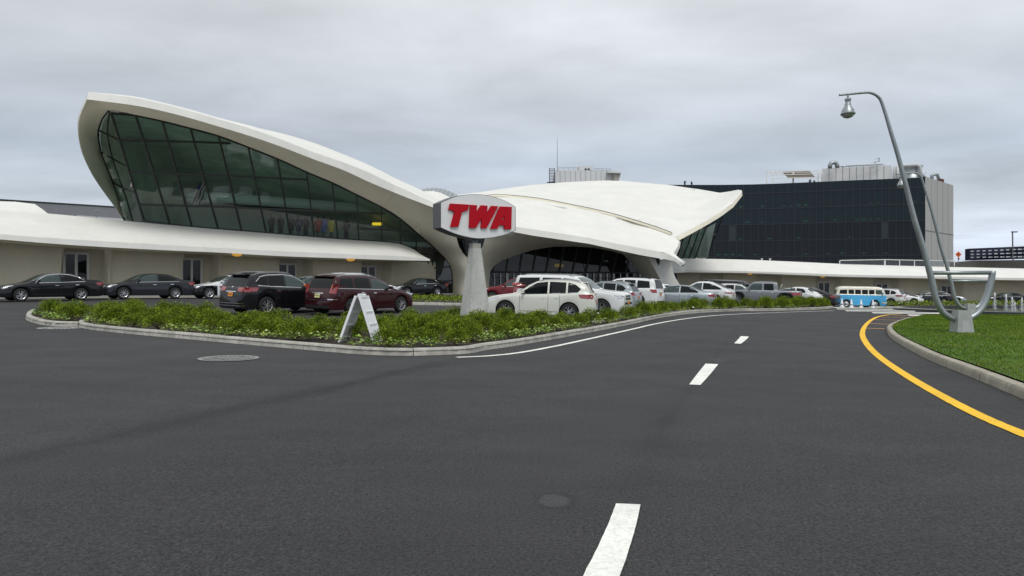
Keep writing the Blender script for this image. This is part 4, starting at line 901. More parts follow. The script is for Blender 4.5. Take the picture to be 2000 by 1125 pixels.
# s runs from the front bumper (0) to the rear (L); all in metres
SPEC = {
 'sedan': dict(L=4.85, W=1.83, wb=2.76, fo=.95, r=.335, top=[(0,.56),(.03,.66),(.12,.73),(.5,.83),(1.25,.97),(1.55,1.10),(2.05,1.36),(2.45,1.455),(2.9,1.47),(3.35,1.43),(3.85,1.26),(4.2,1.13),(4.7,1.09),(4.8,1.02),(4.85,.80)],
   belt=[(0,.6),(.6,.78),(1.3,.90),(3,.96),(4.2,1.00),(4.85,.98)], cowl=1.32, rf=2.22, rr=3.28, tail=4.05, tumble=.42,
   win=[([(1.62,1.0),(1.85,1.18),(2.18,1.34),(2.55,1.395),(2.72,1.40)], [(1.60,.965),(2.72,.995)]), ([(2.80,1.40),(3.2,1.375),(3.6,1.26),(3.86,1.09)], [(2.80,.995),(3.88,1.045)])],
   head=[(.03,.66,.62,.83)], tail_=[(4.42,.80,4.84,1.0)], tailB=(.46,.82,.80,1.0), rearwin='T'),
 'suv': dict(L=4.70, W=1.86, wb=2.72, fo=.93, r=.365, top=[(0,.62),(.03,.78),(.12,.88),(.5,.98),(1.2,1.09),(1.5,1.20),(2.0,1.52),(2.4,1.66),(2.9,1.71),(3.6,1.69),(4.1,1.62),(4.28,1.55),(4.52,1.18),(4.62,1.05),(4.70,.78)],
   belt=[(0,.7),(.6,.90),(1.3,1.02),(3,1.08),(4.2,1.16),(4.7,1.12)], cowl=1.28, rf=2.18, rr=4.2, tail=4.6, tumble=.33,
   win=[([(1.62,1.12),(1.9,1.33),(2.25,1.53),(2.72,1.59)], [(1.60,1.075),(2.72,1.115)]), ([(2.80,1.595),(3.5,1.575)], [(2.80,1.12),(3.5,1.15)]), ([(3.58,1.57),(3.9,1.50),(4.12,1.32)], [(3.58,1.155),(4.0,1.20)])],
   head=[(.04,.74,.66,.93)], tail_=[(4.02,.93,4.62,1.14)], tailB=(.40,.88,.92,1.12), rearwin='B', rwz=(1.16,1.54), rww=.62, rails=True),
 'big': dict(L=5.55, W=2.02, wb=3.25, fo=1.0, r=.40, top=[(0,.72),(.02,.98),(.08,1.08),(.5,1.17),(1.35,1.24),(1.62,1.34),(2.15,1.74),(2.45,1.84),(3.0,1.88),(4.6,1.88),(5.25,1.84),(5.38,1.74),(5.47,1.2),(5.52,.95),(5.55,.7)],
   belt=[(0,.85),(.4,1.08),(1.4,1.15),(3,1.16),(5.3,1.18),(5.55,1.1)], cowl=1.45, rf=2.25, rr=5.2, tail=5.45, tumble=.20,
   win=[([(1.80,1.24),(2.05,1.46),(2.35,1.68),(2.9,1.72)], [(1.78,1.19),(2.9,1.2)]), ([(3.02,1.725),(3.95,1.725)], [(3.02,1.2),(3.95,1.2)]), ([(4.1,1.725),(5.15,1.70)], [(4.1,1.2),(5.25,1.21)])],
   head=[(.02,.86,.42,1.06)], tail_=[(5.3,1.0,5.5,1.5)], tailB=(.80,.94,1.0,1.5), rearwin='B', rwz=(1.22,1.72), rww=.74, rails=True),
 'box4': dict(L=4.82, W=1.93, wb=2.79, fo=.92, r=.39, top=[(0,.75),(.03,.98),(.1,1.05),(.5,1.12),(1.3,1.18),(1.55,1.28),(2.0,1.62),(2.35,1.74),(3.0,1.79),(4.2,1.78),(4.55,1.73),(4.62,1.62),(4.72,1.2),(4.78,.98),(4.82,.72)],
   belt=[(0,.85),(.5,1.03),(1.4,1.12),(3,1.14),(4.6,1.18),(4.82,1.1)], cowl=1.38, rf=2.15, rr=4.5, tail=4.7, tumble=.22,
   win=[([(1.72,1.2),(1.95,1.4),(2.25,1.6),(2.7,1.64)], [(1.70,1.16),(2.7,1.18)]), ([(2.8,1.645),(3.5,1.645)], [(2.8,1.18),(3.5,1.2)]), ([(3.62,1.64),(4.35,1.60)], [(3.62,1.21),(4.42,1.24)])],
   head=[(.03,.86,.42,1.03)], tail_=[(4.42,.95,4.76,1.16)], tailB=(.62,.90,.92,1.16), rearwin='B', rwz=(1.2,1.66), rww=.68, rails=True),
 'coupe_suv': dict(L=4.90, W=1.98, wb=2.92, fo=.92, r=.385, top=[(0,.66),(.03,.82),(.12,.92),(.5,1.0),(1.3,1.10),(1.6,1.22),(2.1,1.54),(2.5,1.69),(2.95,1.72),(3.5,1.66),(4.1,1.45),(4.6,1.20),(4.8,1.12),(4.86,1.0),(4.9,.75)],
   belt=[(0,.75),(.6,.92),(1.4,1.04),(3,1.10),(4.4,1.16),(4.9,1.08)], cowl=1.4, rf=2.25, rr=3.5, tail=4.5, tumble=.36,
   win=[([(1.74,1.14),(2.0,1.34),(2.35,1.54),(2.8,1.60)], [(1.72,1.10),(2.8,1.13)]), ([(2.88,1.60),(3.4,1.56),(3.9,1.40),(4.2,1.22)], [(2.88,1.13),(4.22,1.185)])],
   head=[(.04,.76,.62,.94)], tail_=[(4.40,.90,4.84,1.02)], tailB=(.36,.90,.90,1.03), rearwin='T'),
 'pickup': dict(L=5.40, W=1.95, wb=3.40, fo=.86, r=.42, top=[(0,.75),(.03,1.02),(.1,1.1),(.5,1.15),(1.3,1.19),(1.48,1.28),(1.82,1.66),(2.05,1.77),(2.6,1.81),(3.3,1.80),(3.62,1.78),(3.70,1.62),(3.74,1.22),(3.8,1.19),(5.2,1.19),(5.34,1.18),(5.38,1.0),(5.40,.7)],
   belt=[(0,.9),(.5,1.08),(1.4,1.15),(3.7,1.15),(5.4,1.14)], cowl=1.36, rf=1.95, rr=3.5, tail=3.7, tumble=.14,
   win=[([(1.66,1.24),(1.82,1.46),(2.02,1.63),(2.62,1.66)], [(1.64,1.2),(2.62,1.2)]), ([(2.76,1.66),(3.4,1.66)], [(2.76,1.2),(3.44,1.2)])],
   head=[(.03,.86,.3,1.04)], tail_=[(5.30,.84,5.38,1.10)], tailB=(.85,.95,.84,1.10), rearwin=None, clad=.30, bed=True),
 'minivan': dict(L=5.0, W=1.96, wb=2.95, fo=.95, r=.36, top=[(0,.62),(.03,.78),(.12,.88),(.5,.98),(1.2,1.08),(1.5,1.19),(2.05,1.50),(2.5,1.64),(3.1,1.68),(4.2,1.67),(4.55,1.62),(4.70,1.52),(4.86,1.10),(4.93,.95),(5.0,.7)],
   belt=[(0,.7),(.6,.88),(1.3,1.0),(3,1.06),(4.7,1.12),(5.0,1.0)], cowl=1.3, rf=2.25, rr=4.55, tail=4.82, tumble=.30,
   win=[([(1.66,1.10),(1.95,1.31),(2.3,1.48),(2.8,1.54)], [(1.64,1.06),(2.8,1.09)]), ([(2.88,1.545),(3.72,1.55)], [(2.88,1.09),(3.72,1.11)]), ([(3.82,1.55),(4.45,1.52)], [(3.82,1.115),(4.6,1.15)])],
   head=[(.04,.74,.62,.92)], tail_=[(4.66,.92,4.9,1.28)], tailB=(.68,.90,.90,1.30), rearwin='B', rwz=(1.14,1.55), rww=.70, rails=True),
 'vintage': dict(L=4.3, W=1.62, wb=2.7, fo=.75, r=.35, top=[(0,.5),(.03,.72),(.12,.86),(.5,.98),(1.2,1.06),(1.42,1.16),(1.72,1.44),(2.0,1.52),(2.5,1.54),(3.0,1.47),(3.5,1.25),(3.95,.92),(4.2,.66),(4.3,.45)],
   belt=[(0,.7),(.5,.90),(1.4,1.0),(3,1.02),(3.9,.85),(4.3,.6)], cowl=1.30, rf=1.85, rr=3.05, tail=3.6, tumble=.30,
   win=[([(1.52,1.12),(1.72,1.36),(2.1,1.42)], [(1.50,1.06),(2.1,1.07)]), ([(2.2,1.42),(2.7,1.38),(2.9,1.22)], [(2.2,1.07),(2.92,1.08)])],
   head=[], tail_=[(3.9,.55,4.12,.66)], tailB=None, rearwin='T', fender=True),
 'bus': dict(L=4.28, W=1.75, wb=2.40, fo=.98, r=.335, top=[(0,.55),(.03,1.05),(.10,1.30),(.22,1.66),(.42,1.86),(.8,1.93),(1.6,1.95),(3.3,1.95),(3.85,1.92),(4.08,1.80),(4.18,1.50),(4.25,1.1),(4.28,.55)],
   belt=[(0,1.0),(.1,1.18),(4.28,1.18)], cowl=.2, rf=.4, rr=3.9, tail=4.2, tumble=.14,
   win=[([(.42,1.60),(.92,1.62)], [(.36,1.24),(.92,1.24)]), ([(1.04,1.62),(1.48,1.62)], [(1.04,1.24),(1.48,1.24)]), ([(1.58,1.62),(2.06,1.62)], [(1.58,1.24),(2.06,1.24)]), ([(2.16,1.62),(2.64,1.62)], [(2.16,1.24),(2.64,1.24)]), ([(2.74,1.62),(3.2,1.62)], [(2.74,1.24),(3.2,1.24)]), ([(3.32,1.62),(3.92,1.58)], [(3.32,1.24),(3.98,1.24)])],
   head=[], tail_=[(4.1,.75,4.24,.95)], tailB=None, rearwin=None),
}
WH = {}
def wheel_meshes(r, style, dark=False):
    key = (r, style, dark)
    if key in WH: return WH[key]
    wd = .22; ri = r*.66
    mb = MB(); mb.lathe([(ri, -wd/2), (r*.93, -wd/2), (r, -wd/2+.035), (r, wd/2-.035), (r*.93, wd/2), (ri, wd/2)], n=30, axis='Y')
    t = mb.build('wheel', M['rubber'], None, smooth=True, local=True); smooth_by_angle(t, 50); td = t.data; bpy.data.objects.remove(t)
    mb = MB(); mb.lathe([(ri, -wd/2+.01), (ri, -wd/2+.004), (ri*.90, -wd/2+.02), (ri*.88, -wd/2+.07)], n=30, axis='Y')
    ns = {'five': 5, 'ten': 10, 'six': 6, 'hub': 0}[style]
    for k in range(ns):
        for q in ((-.16, .16) if style in ('five', 'six') else (0,)):
            a = 2*math.pi*k/ns+q*.9; c, s_ = math.cos(a), math.sin(a); a2 = 2*math.pi*k/ns+q*1.5; c2, s2 = math.cos(a2), math.sin(a2)
            mb.bar((c*ri*.12, -wd/2+.03, s_*ri*.12), (c2*ri*.92, -wd/2+.028, s2*ri*.92), ri*.15, .03)
    mb.lathe([(ri*.22, -wd/2+.05), (ri*.22, -wd/2+.012), (.001, -wd/2+.008)], n=14, axis='Y')
    if ns == 0:                       # chromed hub cap, painted disc and white wall
        mb.lathe([(ri*.85, -wd/2+.03), (ri*.5, -wd/2+.01), (ri*.3, -wd/2-.015), (.001, -wd/2-.02)], n=24, axis='Y')
    rm = mb.build('rim', M['rim'], None, local=True); smooth_by_angle(rm, 40); rd = rm.data; bpy.data.objects.remove(rm)
    mb = MB(); mb.lathe([(ri*.99, -wd/2+.085), (.001, -wd/2+.085)], n=24, axis='Y'); dd = mb.build('dark_backing_disc', M['liner'], None, local=True).data  # plain black backing disc, painting the darkness behind the spokes
    for o in [o for o in COL.objects if o.data == dd]: bpy.data.objects.remove(o)
    WH[key] = (td, rd, dd); return WH[key]
def lin(pts, n):
    """resample a polyline to n points by arc length"""
    q = [Vector(p) for p in pts]; d = [0]
    for a, b in zip(q, q[1:]): d.append(d[-1]+(b-a).length)
    return [Vector((np.interp(t, d, [p.x for p in q]), np.interp(t, d, [p.y for p in q]))) for t in np.linspace(0, d[-1], n)]
BODY = {}
def body_mesh(kind):
    if kind in BODY: return BODY[kind]
    S = SPEC[kind]; L, W, r = S['L'], S['W'], S['r']; top = sm_interp(S['top']); belt = sm_interp(S['belt'])
    wx = (S['fo'], S['fo']+S['wb']); R = r+.065; Hw = W/2; zb0 = .20+(r-.33)*.9
    ss = set([0, .012, .03, .06, .1, .15, .2, L-.012, L-.03, L-.06, L-.1, L-.15]); ss |= set(np.arange(.25, L-.2, .09))
    for c in wx: ss |= set(c+R*math.cos(t) for t in np.linspace(0, math.pi, 17))|{c-R-.004, c+R+.004}
    ss |= {p[0] for p in S['top']}
    ss = sorted(x for x in ss if 0 <= x <= L); cl = [ss[0]]
    for x in ss[1:]:
        if x-cl[-1] > .006: cl.append(x)
    ss = cl; v = []; n = None; clad = S.get('clad', 0); fe = S.get('fender')
    for s in ss:
        u_ = abs(2*s/L-1); w = Hw*(1-.055*u_**3-.16*max(0, (u_-.84)/.16)**2.2)
        if kind == 'bus': w = Hw*(1-.10*max(0, (u_-.8)/.2)**2)
        if fe: w = Hw*(.80+.20*max(math.exp(-((s-wx[0])/.55)**4), math.exp(-((s-wx[1])/.60)**4)))*(1-.2*max(0, (u_-.88)/.12)**2)
        zt = top(s); zs = min(belt(s), zt-.045); g = zt-zs
        end = max(0, (u_-.90)/.10); zb = zb0+.06*end
        za = zb
        for c in wx:
            d = abs(s-c)
            if d < R: za = max(za, r+math.sqrt(R*R-d*d))
        za = min(za, zs-.06); hw = zs-za
        wt = w-.045 if not fe else w*.80
        wr = max(wt-S['tumble']*g, wt*.55); rr_ = min(.10, g*.45)
        ring = [(0, zb), (w-.26, zb), (w-.26, za), (w-.012, za), (w-.002, za+hw*.12 if hw > .1 else za+.01), (w, za+hw*.40), (w*.998, za+hw*.62), (w*.988, za+hw*.82), (w-.022, zs-.012),
                (wt, zs+.006), (wt-S['tumble']*g*.30, zs+g*.33), (wt-S['tumble']*g*.62, zs+g*.68), (wr, zt-rr_), (wr-.035-.02*g, zt-rr_*.42), (wr*.86-.02, zt-rr_*.10), (wr*.55, zt), (wr*.25, zt+.008*min(1, g*4)), (0, zt+.010*min(1, g*4))]
        n = len(ring); v += [(L/2-s, y, z) for y, z in ring]
    f = []; mi = []; k = len(ss)
    for i in range(k-1):
        for j in range(n-1):
            f.append((i*n+j, (i+1)*n+j, (i+1)*n+j+1, i*n+j+1))
            sm_ = (ss[i]+ss[i+1])/2; mt = 0
            if j < 3: mt = 1
            elif clad and v[i*n+j+1][2] < zb0+clad and j < 5: mt = 1
            elif clad and any(abs(sm_-c) < R+.10 for c in wx) and j < 6: mt = 1
            if kind == 'bus' and j >= 8: mt = 2
            mi.append(mt)
    m_ = len(v); v2 = v+[(x, -y, z) for x, y, z in v]; f2 = f+[tuple(m_+i for i in q[::-1]) for q in f]; mi = mi*2
    for base in (0, (k-1)*n): f2.append(tuple(base+j for j in range(n))+tuple(m_+base+j for j in range(n-1, -1, -1))); mi.append(0)
    bm = bmesh.new(); vs = [bm.verts.new(p) for p in v2]; fs = []
    for q, mt in zip(f2, mi):
        try:
            a = bm.faces.new([vs[i] for i in q]); a.material_index = mt
        except ValueError: pass
    bmesh.ops.remove_doubles(bm, verts=bm.verts, dist=.0008); bmesh.ops.recalc_face_normals(bm, faces=bm.faces)
    bm.normal_update(); bvh = BVHTree.FromBMesh(bm)
    me = bpy.data.meshes.new('body'); bm.to_mesh(me); bm.free(); me.shade_smooth()
    bm = bmesh.new(); bm.from_mesh(me)
    for e in bm.edges:
        if len(e.link_faces) == 2 and e.calc_face_angle(0) > math.radians(48): e.smooth = False
    bm.to_mesh(me); bm.free()
    BODY[kind] = (me, bvh, S); return BODY[kind]
def patch(bvh, L, axis, a, b, n=10, m=4, off=.006):
    A, B_ = lin(a, n), lin(b, n); rows = []
    for j in range(m+1):
        r_ = []
        for p, q in zip(A, B_):
            c = p.lerp(q, j/m)
            if axis in 'LR':
                sg = 1 if axis == 'L' else -1; o_, d = Vector((L/2-c.x, sg*3, c.y)), Vector((0, -sg, 0))
            elif axis == 'T': o_, d = Vector((L/2-c.x, c.y, 4)), Vector((0, 0, -1))
            elif axis == 'F': o_, d = Vector((L/2+2, c.x, c.y)), Vector((-1, 0, 0))
            else: o_, d = Vector((-L/2-2, c.x, c.y)), Vector((1, 0, 0))
            h = bvh.ray_cast(o_, d)
            if h[0] is None: h = (o_+d*(2.05 if axis in 'FB' else 2.2), -d)
            nn = h[1] if h[1].dot(d) < 0 else -h[1]
            r_.append(h[0]+nn*off)
        rows.append(r_)
    return loft(rows)
def rect(x0, z0, x1, z1): return [(x0, z1), (x1, z1)], [(x0, z0), (x1, z0)]
def car(name, kind, body, px, D, yaw, label, height=None, x=None, wheels='five', glassm=None, plate='plateO', group='cars parked in the forecourt', cat='car', scale=None, chrome=True, clad2=None, zoff=0, front='grille', parts=None, two=None, noplate=False, reartrim=None):
    me0, bvh, S = body_mesh(kind); L, W, r = S['L'], S['W'], S['r']; top = sm_interp(S['top'])
    X = (px-1000)/F*D; hd = Vector((math.cos(yaw), math.sin(yaw)))
    z1 = zg(X+hd.x*1.4, D+hd.y*1.4); z0 = zg(X-hd.x*1.4, D-hd.y*1.4)
    sc = scale or 1.0
    e = empty(name, (X, D, (z0+z1)/2+.012+zoff), yaw, label, cat, group); e.scale = (sc, sc, sc)
    lat = Vector((-hd.y, hd.x)); zl = zg(X+lat.x*.8, D+lat.y*.8); zr = zg(X-lat.x*.8, D-lat.y*.8)
    e.rotation_euler = (math.atan2(zl-zr, 1.6), -math.atan2(z1-z0, 2.8), yaw)
    me = me0.copy()
    for q_ in (C[body], M['liner'], C[two or body]): me.materials.append(q_)
    b = bpy.data.objects.new('body', me); COL.objects.link(b); b.parent = e
    gm_ = glassm or M['cglass']
    def P_(nm, mt, specs, parent=e, off=.006, lab=None):
        mb = MB()
        for ax, (a, bb), n, m in specs: v, f = patch(bvh, L, ax, a, bb, n, m, off); mb.add(v, f)
        o = mb.build(nm, mt, parent, smooth=True, local=True); return o
    # windows with dark surrounds
    for sd_ in 'LR':
        wtop = [p for a, bb in S['win'] for p in a]; wbot = [p for a, bb in S['win'] for p in bb]
        ex = lambda pts, dz: [(x_, z_+dz) for x_, z_ in pts]
        sur = P_('window_trim', M['chrome'] if chrome == 'all' else M['black'], [(sd_, (ex(a, .022), ex(bb, -.020)), 14, 4) for a, bb in S['win']], off=.003)
        if kind not in ('bus', 'pickup') and chrome: 
            mb = MB(); v, f = patch(bvh, L, sd_, [(wbot[0][0]-.02, wbot[0][1]-.012), (wbot[-1][0]+.05, wbot[-1][1]-.012)], [(wbot[0][0]-.02, wbot[0][1]-.030), (wbot[-1][0]+.05, wbot[-1][1]-.030)], 20, 1, .009)
            mb.add(v, f)
            if chrome == 'all':
                v, f = patch(bvh, L, sd_, ex(wtop, .034), ex(wtop, .012), 30, 1, .009); mb.add(v, f)
            mb.build('chrome_strip', M['chrome'], e, local=True)
        for a, bb in S['win']: P_('window', gm_ if (a, bb) != S['win'][0] else M['cglassl'] if glassm is None else gm_, [(sd_, (a, bb), 14, 5)], off=.009)
    # windscreen and rear window
    c0, c1 = S['cowl'], S['rf']; tw = S['tumble']
    if kind == 'bus':
        for sgn in (1, -1): P_('windscreen', M['cglassl'], [('F', ([(sgn*.05, 1.60), (sgn*.62, 1.58)], [(sgn*.05, 1.26), (sgn*.68, 1.24)]), 8, 4)], off=.01)
        P_('rear_window', M['cglassl'], [('B', ([(-.45, 1.58), (.45, 1.58)], [(-.5, 1.26), (.5, 1.26)]), 8, 4)], off=.01)
    else:
        wb_, wt_ = W/2-.15, W/2-.13-tw*(top(c1)-1.0)
        P_('windscreen', M['cglassl'], [('T', ([(c0+.10, -wb_*.55), (c0, 0), (c0+.10, wb_*.55), (c0+.22, wb_)][::1] if False else [(c0+.20, -wb_), (c0+.05, -wb_*.5), (c0, 0), (c0+.05, wb_*.5), (c0+.20, wb_)], [(c1, -wt_), (c1, wt_)]), 16, 7)], off=.010)
    if S['rearwin'] == 'T':
        r0, r1 = S['rr'], S['tail']; wa, wb2 = W/2-.14-tw*(top(r0)-1.0), W/2-.16
        P_('rear_window', gm_, [('T', ([(r0+.06, -wa), (r0+.02, 0), (r0+.06, wa)], [(r1-.12, -wb2*.96), (r1, -wb2*.5), (r1, wb2*.5), (r1-.12, wb2*.96)]), 14, 7)], off=.010)
    elif S['rearwin'] == 'B':
        za, zb_ = S['rwz']; ww = S['rww']
        P_('rear_window', gm_, [('B', ([(-ww*.86, zb_), (ww*.86, zb_)], [(-ww, za), (ww, za)]), 12, 6)], off=.010)
        mb = MB(); sx_ = L/2-S['rr']-.05; mb.box((-(S['tail']-L/2)+.06 if False else L/2-(S['rr']+(L-S['rr'])*.18), 0, S['rwz'][1]+.07), (.24, ww*1.75, .035)); mb.build('spoiler', C[body], e, local=True)
    # lamps
    for sd_, sg in (('L', 1), ('R', -1)):
        sp = []
        for (a0, z0_, a1, z1_) in S['head']:
            sp += [(sd_, ([(a0, z1_-.07), (a1, z1_)], [(a0, z0_), (a1, z1_-.03)]), 8, 3), ('F', ([(sg*(W/2-.50), z1_-.075), (sg*(W/2-.08), z1_-.03)], [(sg*(W/2-.46), z0_+.0), (sg*(W/2-.08), z0_)]), 6, 3)]
        if sp: P_('headlight', M['head'], sp, off=.008)
        sp = [(sd_, (*rect(a0, z0_, a1, z1_),), 6, 4) for (a0, z0_, a1, z1_) in S['tail_']]
        sp = [(sd_, ([(a0, z1_-.03), (a1, z1_-.02)], [(a0+min(.10, (a1-a0)*.4), z0_+.03), (a1, z0_)]), 6, 4) for (a0, z0_, a1, z1_) in S['tail_']]
        if S['tailB']:
            y0, y1, z0_, z1_ = S['tailB']; sp.append(('B', ([(sg*y0, z1_-.02), (sg*y1, z1_-.02)], [(sg*y0, z0_+.04), (sg*y1, z0_)]), 6, 4))
        P_('tail_light', M['tail'], sp, off=.010)
    # details
    zt0 = S['top'][2][1]
    if kind not in ('bus', 'vintage'):
        g = P_('grille', M['black'], [('F', ([(-.42, zt0-.07), (.42, zt0-.07)], [(-.38, zt0-.27), (.38, zt0-.27)]), 6, 3)], off=.009)
        mb = MB()
        for z_ in (zt0-.06, zt0-.16, zt0-.27): v, f = patch(bvh, L, 'F', [(-.42, z_+.012), (.42, z_+.012)], [(-.42, z_-.012), (.42, z_-.012)], 6, 1, .015); mb.add(v, f)
        mb.build('grille_bars', M['chrome'], g, local=True)
        P_('lower_grille', M['black'], [('F', ([(-.55, zt0-.38), (.55, zt0-.38)], [(-.62, zt0-.48), (.62, zt0-.48)]), 6, 2)], off=.009)
    if kind not in ('vintage',):
        zp = .62 if kind in ('bus',) else (S['tailB'][2]-.02 if S['tailB'] else .7)
        zr0 = .30+(r-.33)*.9
        rb_ = P_('rear_bumper', M['liner'] if kind != 'bus' else C['cream'], [('B', ([(-W/2+.12, zr0+.10), (W/2-.12, zr0+.10)], [(-W/2+.14, zr0-.02), (W/2-.14, zr0-.02)]), 12, 2)], off=.012)
        if plate: 
            pl = P_('number_plate', M[plate], [('B', rect(-.155, zp-.15, .155, zp+.005), 4, 2)], off=.016)
            mb = MB()
            for q in (-.10, -.06, -.02, .03, .07, .11): v, f = patch(bvh, L, 'B', [(q-.012, zp-.045), (q+.012, zp-.045)], [(q-.012, zp-.10), (q+.012, zp-.10)], 2, 1, .020); mb.add(v, f)
            mb.build('plate_characters', M['ink'], pl, local=True)
            if kind != 'bus': P_('number_plate', M[plate], [('F', rect(-.155, zt0-.46, .155, zt0-.33), 4, 2)], off=.022)
        if kind != 'bus': P_('tailgate_trim', M['chrome'], [('B', ([(-.32, zp+.055), (.32, zp+.055)], [(-.32, zp+.022), (.32, zp+.022)]), 8, 1)], off=.014)
    for sd_, sg in (('L', 1), ('R', -1)):
        mb = MB()
        if kind not in ('bus', 'vintage'):
            fx = S['win'][0][1][0][0]; cuts = [fx-.06, S['win'][0][1][1][0]+.04]+([S['win'][1][1][1][0]-.25] if kind != 'pickup' else [3.5])
            for cxx in cuts:
                bz = sm_interp(S['belt'])(cxx); lowz = .32+(r-.33)
                v, f = patch(bvh, L, sd_, [(cxx-.006, bz-.02), (cxx-.006, lowz)], [(cxx+.006, bz-.02), (cxx+.006, lowz)], 12, 1, .004); mb.add(v, f)
            v, f = patch(bvh, L, sd_, [(cuts[0], .335+(r-.33)), (cuts[-1], .335+(r-.33))], [(cuts[0], .323+(r-.33)), (cuts[-1], .323+(r-.33))], 16, 1, .004); mb.add(v, f)
            mb.build('door_seams', M['black'], e, local=True)
            for hx in (cuts[1]-.20, cuts[2]-.12):
                hz = sm_interp(S['belt'])(hx)-.13; P_('door_handle', M['chrome'] if chrome else C[body], [(sd_, rect(hx-.09, hz-.014, hx+.09, hz+.014), 4, 1)], off=.03)
        mb = MB()
        fx = S['win'][0][1][0][0]+.12 if kind != 'bus' else .35; bz = sm_interp(S['belt'])(fx)+.06
        y_ = W/2-.03
        mb.prism([(L/2-fx+.06, sg*y_, bz), (L/2-fx+.06, sg*(y_+.20), bz+.01), (L/2-fx+.06, sg*(y_+.20), bz+.12), (L/2-fx+.06, sg*(y_+.04), bz+.11)],
                 [(L/2-fx-.04, sg*y_, bz), (L/2-fx-.04, sg*(y_+.20), bz+.01), (L/2-fx-.04, sg*(y_+.20), bz+.12), (L/2-fx-.04, sg*(y_+.04), bz+.11)])
        if kind != 'vintage': mb.build('mirror', C[body], e, local=True)
    if S.get('rails'):
        for sg in (1, -1):
            mb = MB(); q = []
            for s in np.linspace(S['rf']+.15, S['rr']-.1, 9):
                h = bvh.ray_cast(Vector((L/2-s, sg*(W/2-.30), 4)), Vector((0, 0, -1)))
                if h[0]: q.append(h[0]+Vector((0, 0, .05)))
            q[0].z -= .05; q[-1].z -= .05
            mb.tube(q, .018, 6); mb.build('roof_rail', M['alu'] if chrome else M['black'], e, local=True)
    if S.get('bed'):
        P_('dark_bed_cover', M['liner'], [('T', ([(3.86, -.72), (3.86, .72)], [(5.26, -.72), (5.26, .72)]), 4, 4)], off=.006)  # flat dark patch laid over the load bed as its cover, no hollow below
        P_('rear_cab_window', gm_, [('B', ([(-.6, 1.66), (.6, 1.66)], [(-.62, 1.28), (.62, 1.28)]), 6, 3)], off=.01)
        mb = MB()
        for sg in (1, -1): mb.tube([(L/2-3.85, sg*.72, 1.2), (L/2-3.95, sg*.66, 1.5), (L/2-4.0, sg*.5, 1.62), (L/2-4.0, 0, 1.64)], .035, 8)
        mb.build('roll_bar', M['alu'], e, local=True)
    td, rd, dd = wheel_meshes(r, wheels)
    for c in (S['fo'], S['fo']+S['wb']):
        for sg in (1, -1):
            wo = bpy.data.objects.new('wheel', td); COL.objects.link(wo); wo.parent = e; wo.location = (L/2-c, sg*(W/2-.12), r)
            wo.rotation_euler = (0, random.uniform(0, 1.2), 0) if sg < 0 else (0, random.uniform(0, 1.2), math.pi)
            for dn_, nm in ((rd, 'rim'), (dd, 'dark_backing_disc')): q = bpy.data.objects.new(nm, dn_); COL.objects.link(q); q.parent = wo
    return e, P_, bvh, S
def YAW(dx, dy): return math.atan2(dy, dx)
toL = YAW(-.72, -.70); toR = YAW(.72, .70)
G1 = 'dark saloons and cars along the left canopy'; G2 = 'cars parked behind the planting bed'; G3 = 'cars parked far along the right'
e, P_, bv, S = car('sedan', 'sedan', 'black', 95, 35.4, YAW(-.64, -.77), 'black saloon with gold badge parked leftmost in front of the pale glazed door', group=G1, glassm=None, chrome='all', scale=.96)
P_('badge', M['gold'], [('F', ([(-.10, .64), (.10, .64)], [(-.10, .60), (.10, .60)]), 4, 1)], off=.03)
car('sedan', 'sedan', 'dgrey', 286, 39.7, YAW(-.68, -.73), 'dark grey saloon second from the left under the canopy', group=G1, wheels='ten')
e, P_, bv, S = car('sedan', 'sedan', 'white', 446, 43.2, YAW(-.72, -.69), 'white saloon with black front bumper and wing behind the black off-roader', group=G1)
bo = [c_ for c_ in e.children if c_.name.startswith('body')][0]; bo.data.materials[2] = C['black']; LL = S['L']/2
for pl_ in bo.data.polygons:
    c_ = pl_.center; s_ = LL-c_.x
    if pl_.material_index == 0 and ((s_ < 1.42 and abs(c_.y) > .74 and c_.z < .80) or (s_ < .14 and c_.z < .64)): pl_.material_index = 2
e, P_, bv, S = car('off_roader', 'suv', 'black', 547, 29.9, YAW(.56, .83), 'black off-roader with chrome window line seen from behind left of the maroon car', group=G2, chrome='all', wheels='five', scale=1.03)
P_('bumper_guard', M['chrome'], [('B', ([(-.78, .50), (.78, .50)], [(-.78, .47), (.78, .47)]), 10, 1), ('B', ([(-.80, .40), (.80, .40)], [(-.80, .375), (.80, .375)]), 10, 1)], off=.05)
P_('badge', M['chrome'], [('B', ([(-.05, 1.13), (.05, 1.13)], [(-.05, 1.09), (.05, 1.09)]), 4, 1)], off=.02)
e, P_, bv, S = car('minivan', 'minivan', 'maroon', 706, 30.4, YAW(.56, .83), 'maroon crossover with pale yellow plate parked behind the sandwich board', group=G2, plate='plateY', chrome=True)
for sd_, sg in (('L', 1), ('R', -1)): P_('indicator', M['tailo'], [('B', ([(sg*.72, 1.26), (sg*.90, 1.26)], [(sg*.72, 1.15), (sg*.90, 1.15)]), 4, 2)], off=.014)
P_('bumper_strip', M['chrome'], [('B', ([(-.62, .66), (.62, .66)], [(-.62, .62), (.62, .62)]), 10, 1), ('B', ([(-.93, .69), (-.66, .69)], [(-.93, .655), (-.66, .655)]), 6, 1), ('B', ([(.66, .69), (.93, .69)], [(.66, .655), (.93, .655)]), 6, 1)], off=.016)
car('off_roader', 'suv', 'white', 704, 41.0, toR, 'white off-roader mostly hidden behind the maroon crossover', group=G2)
car('sedan', 'sedan', 'silver', 596, 45.0, toL, 'silver saloon showing only its roof between the black and maroon cars', group=G1)
car('sedan', 'sedan', 'black', 818, 57.3, YAW(-.83, -.56), 'black saloon with chrome window line alone near the curving end of the canopy', group=G1, chrome='all')
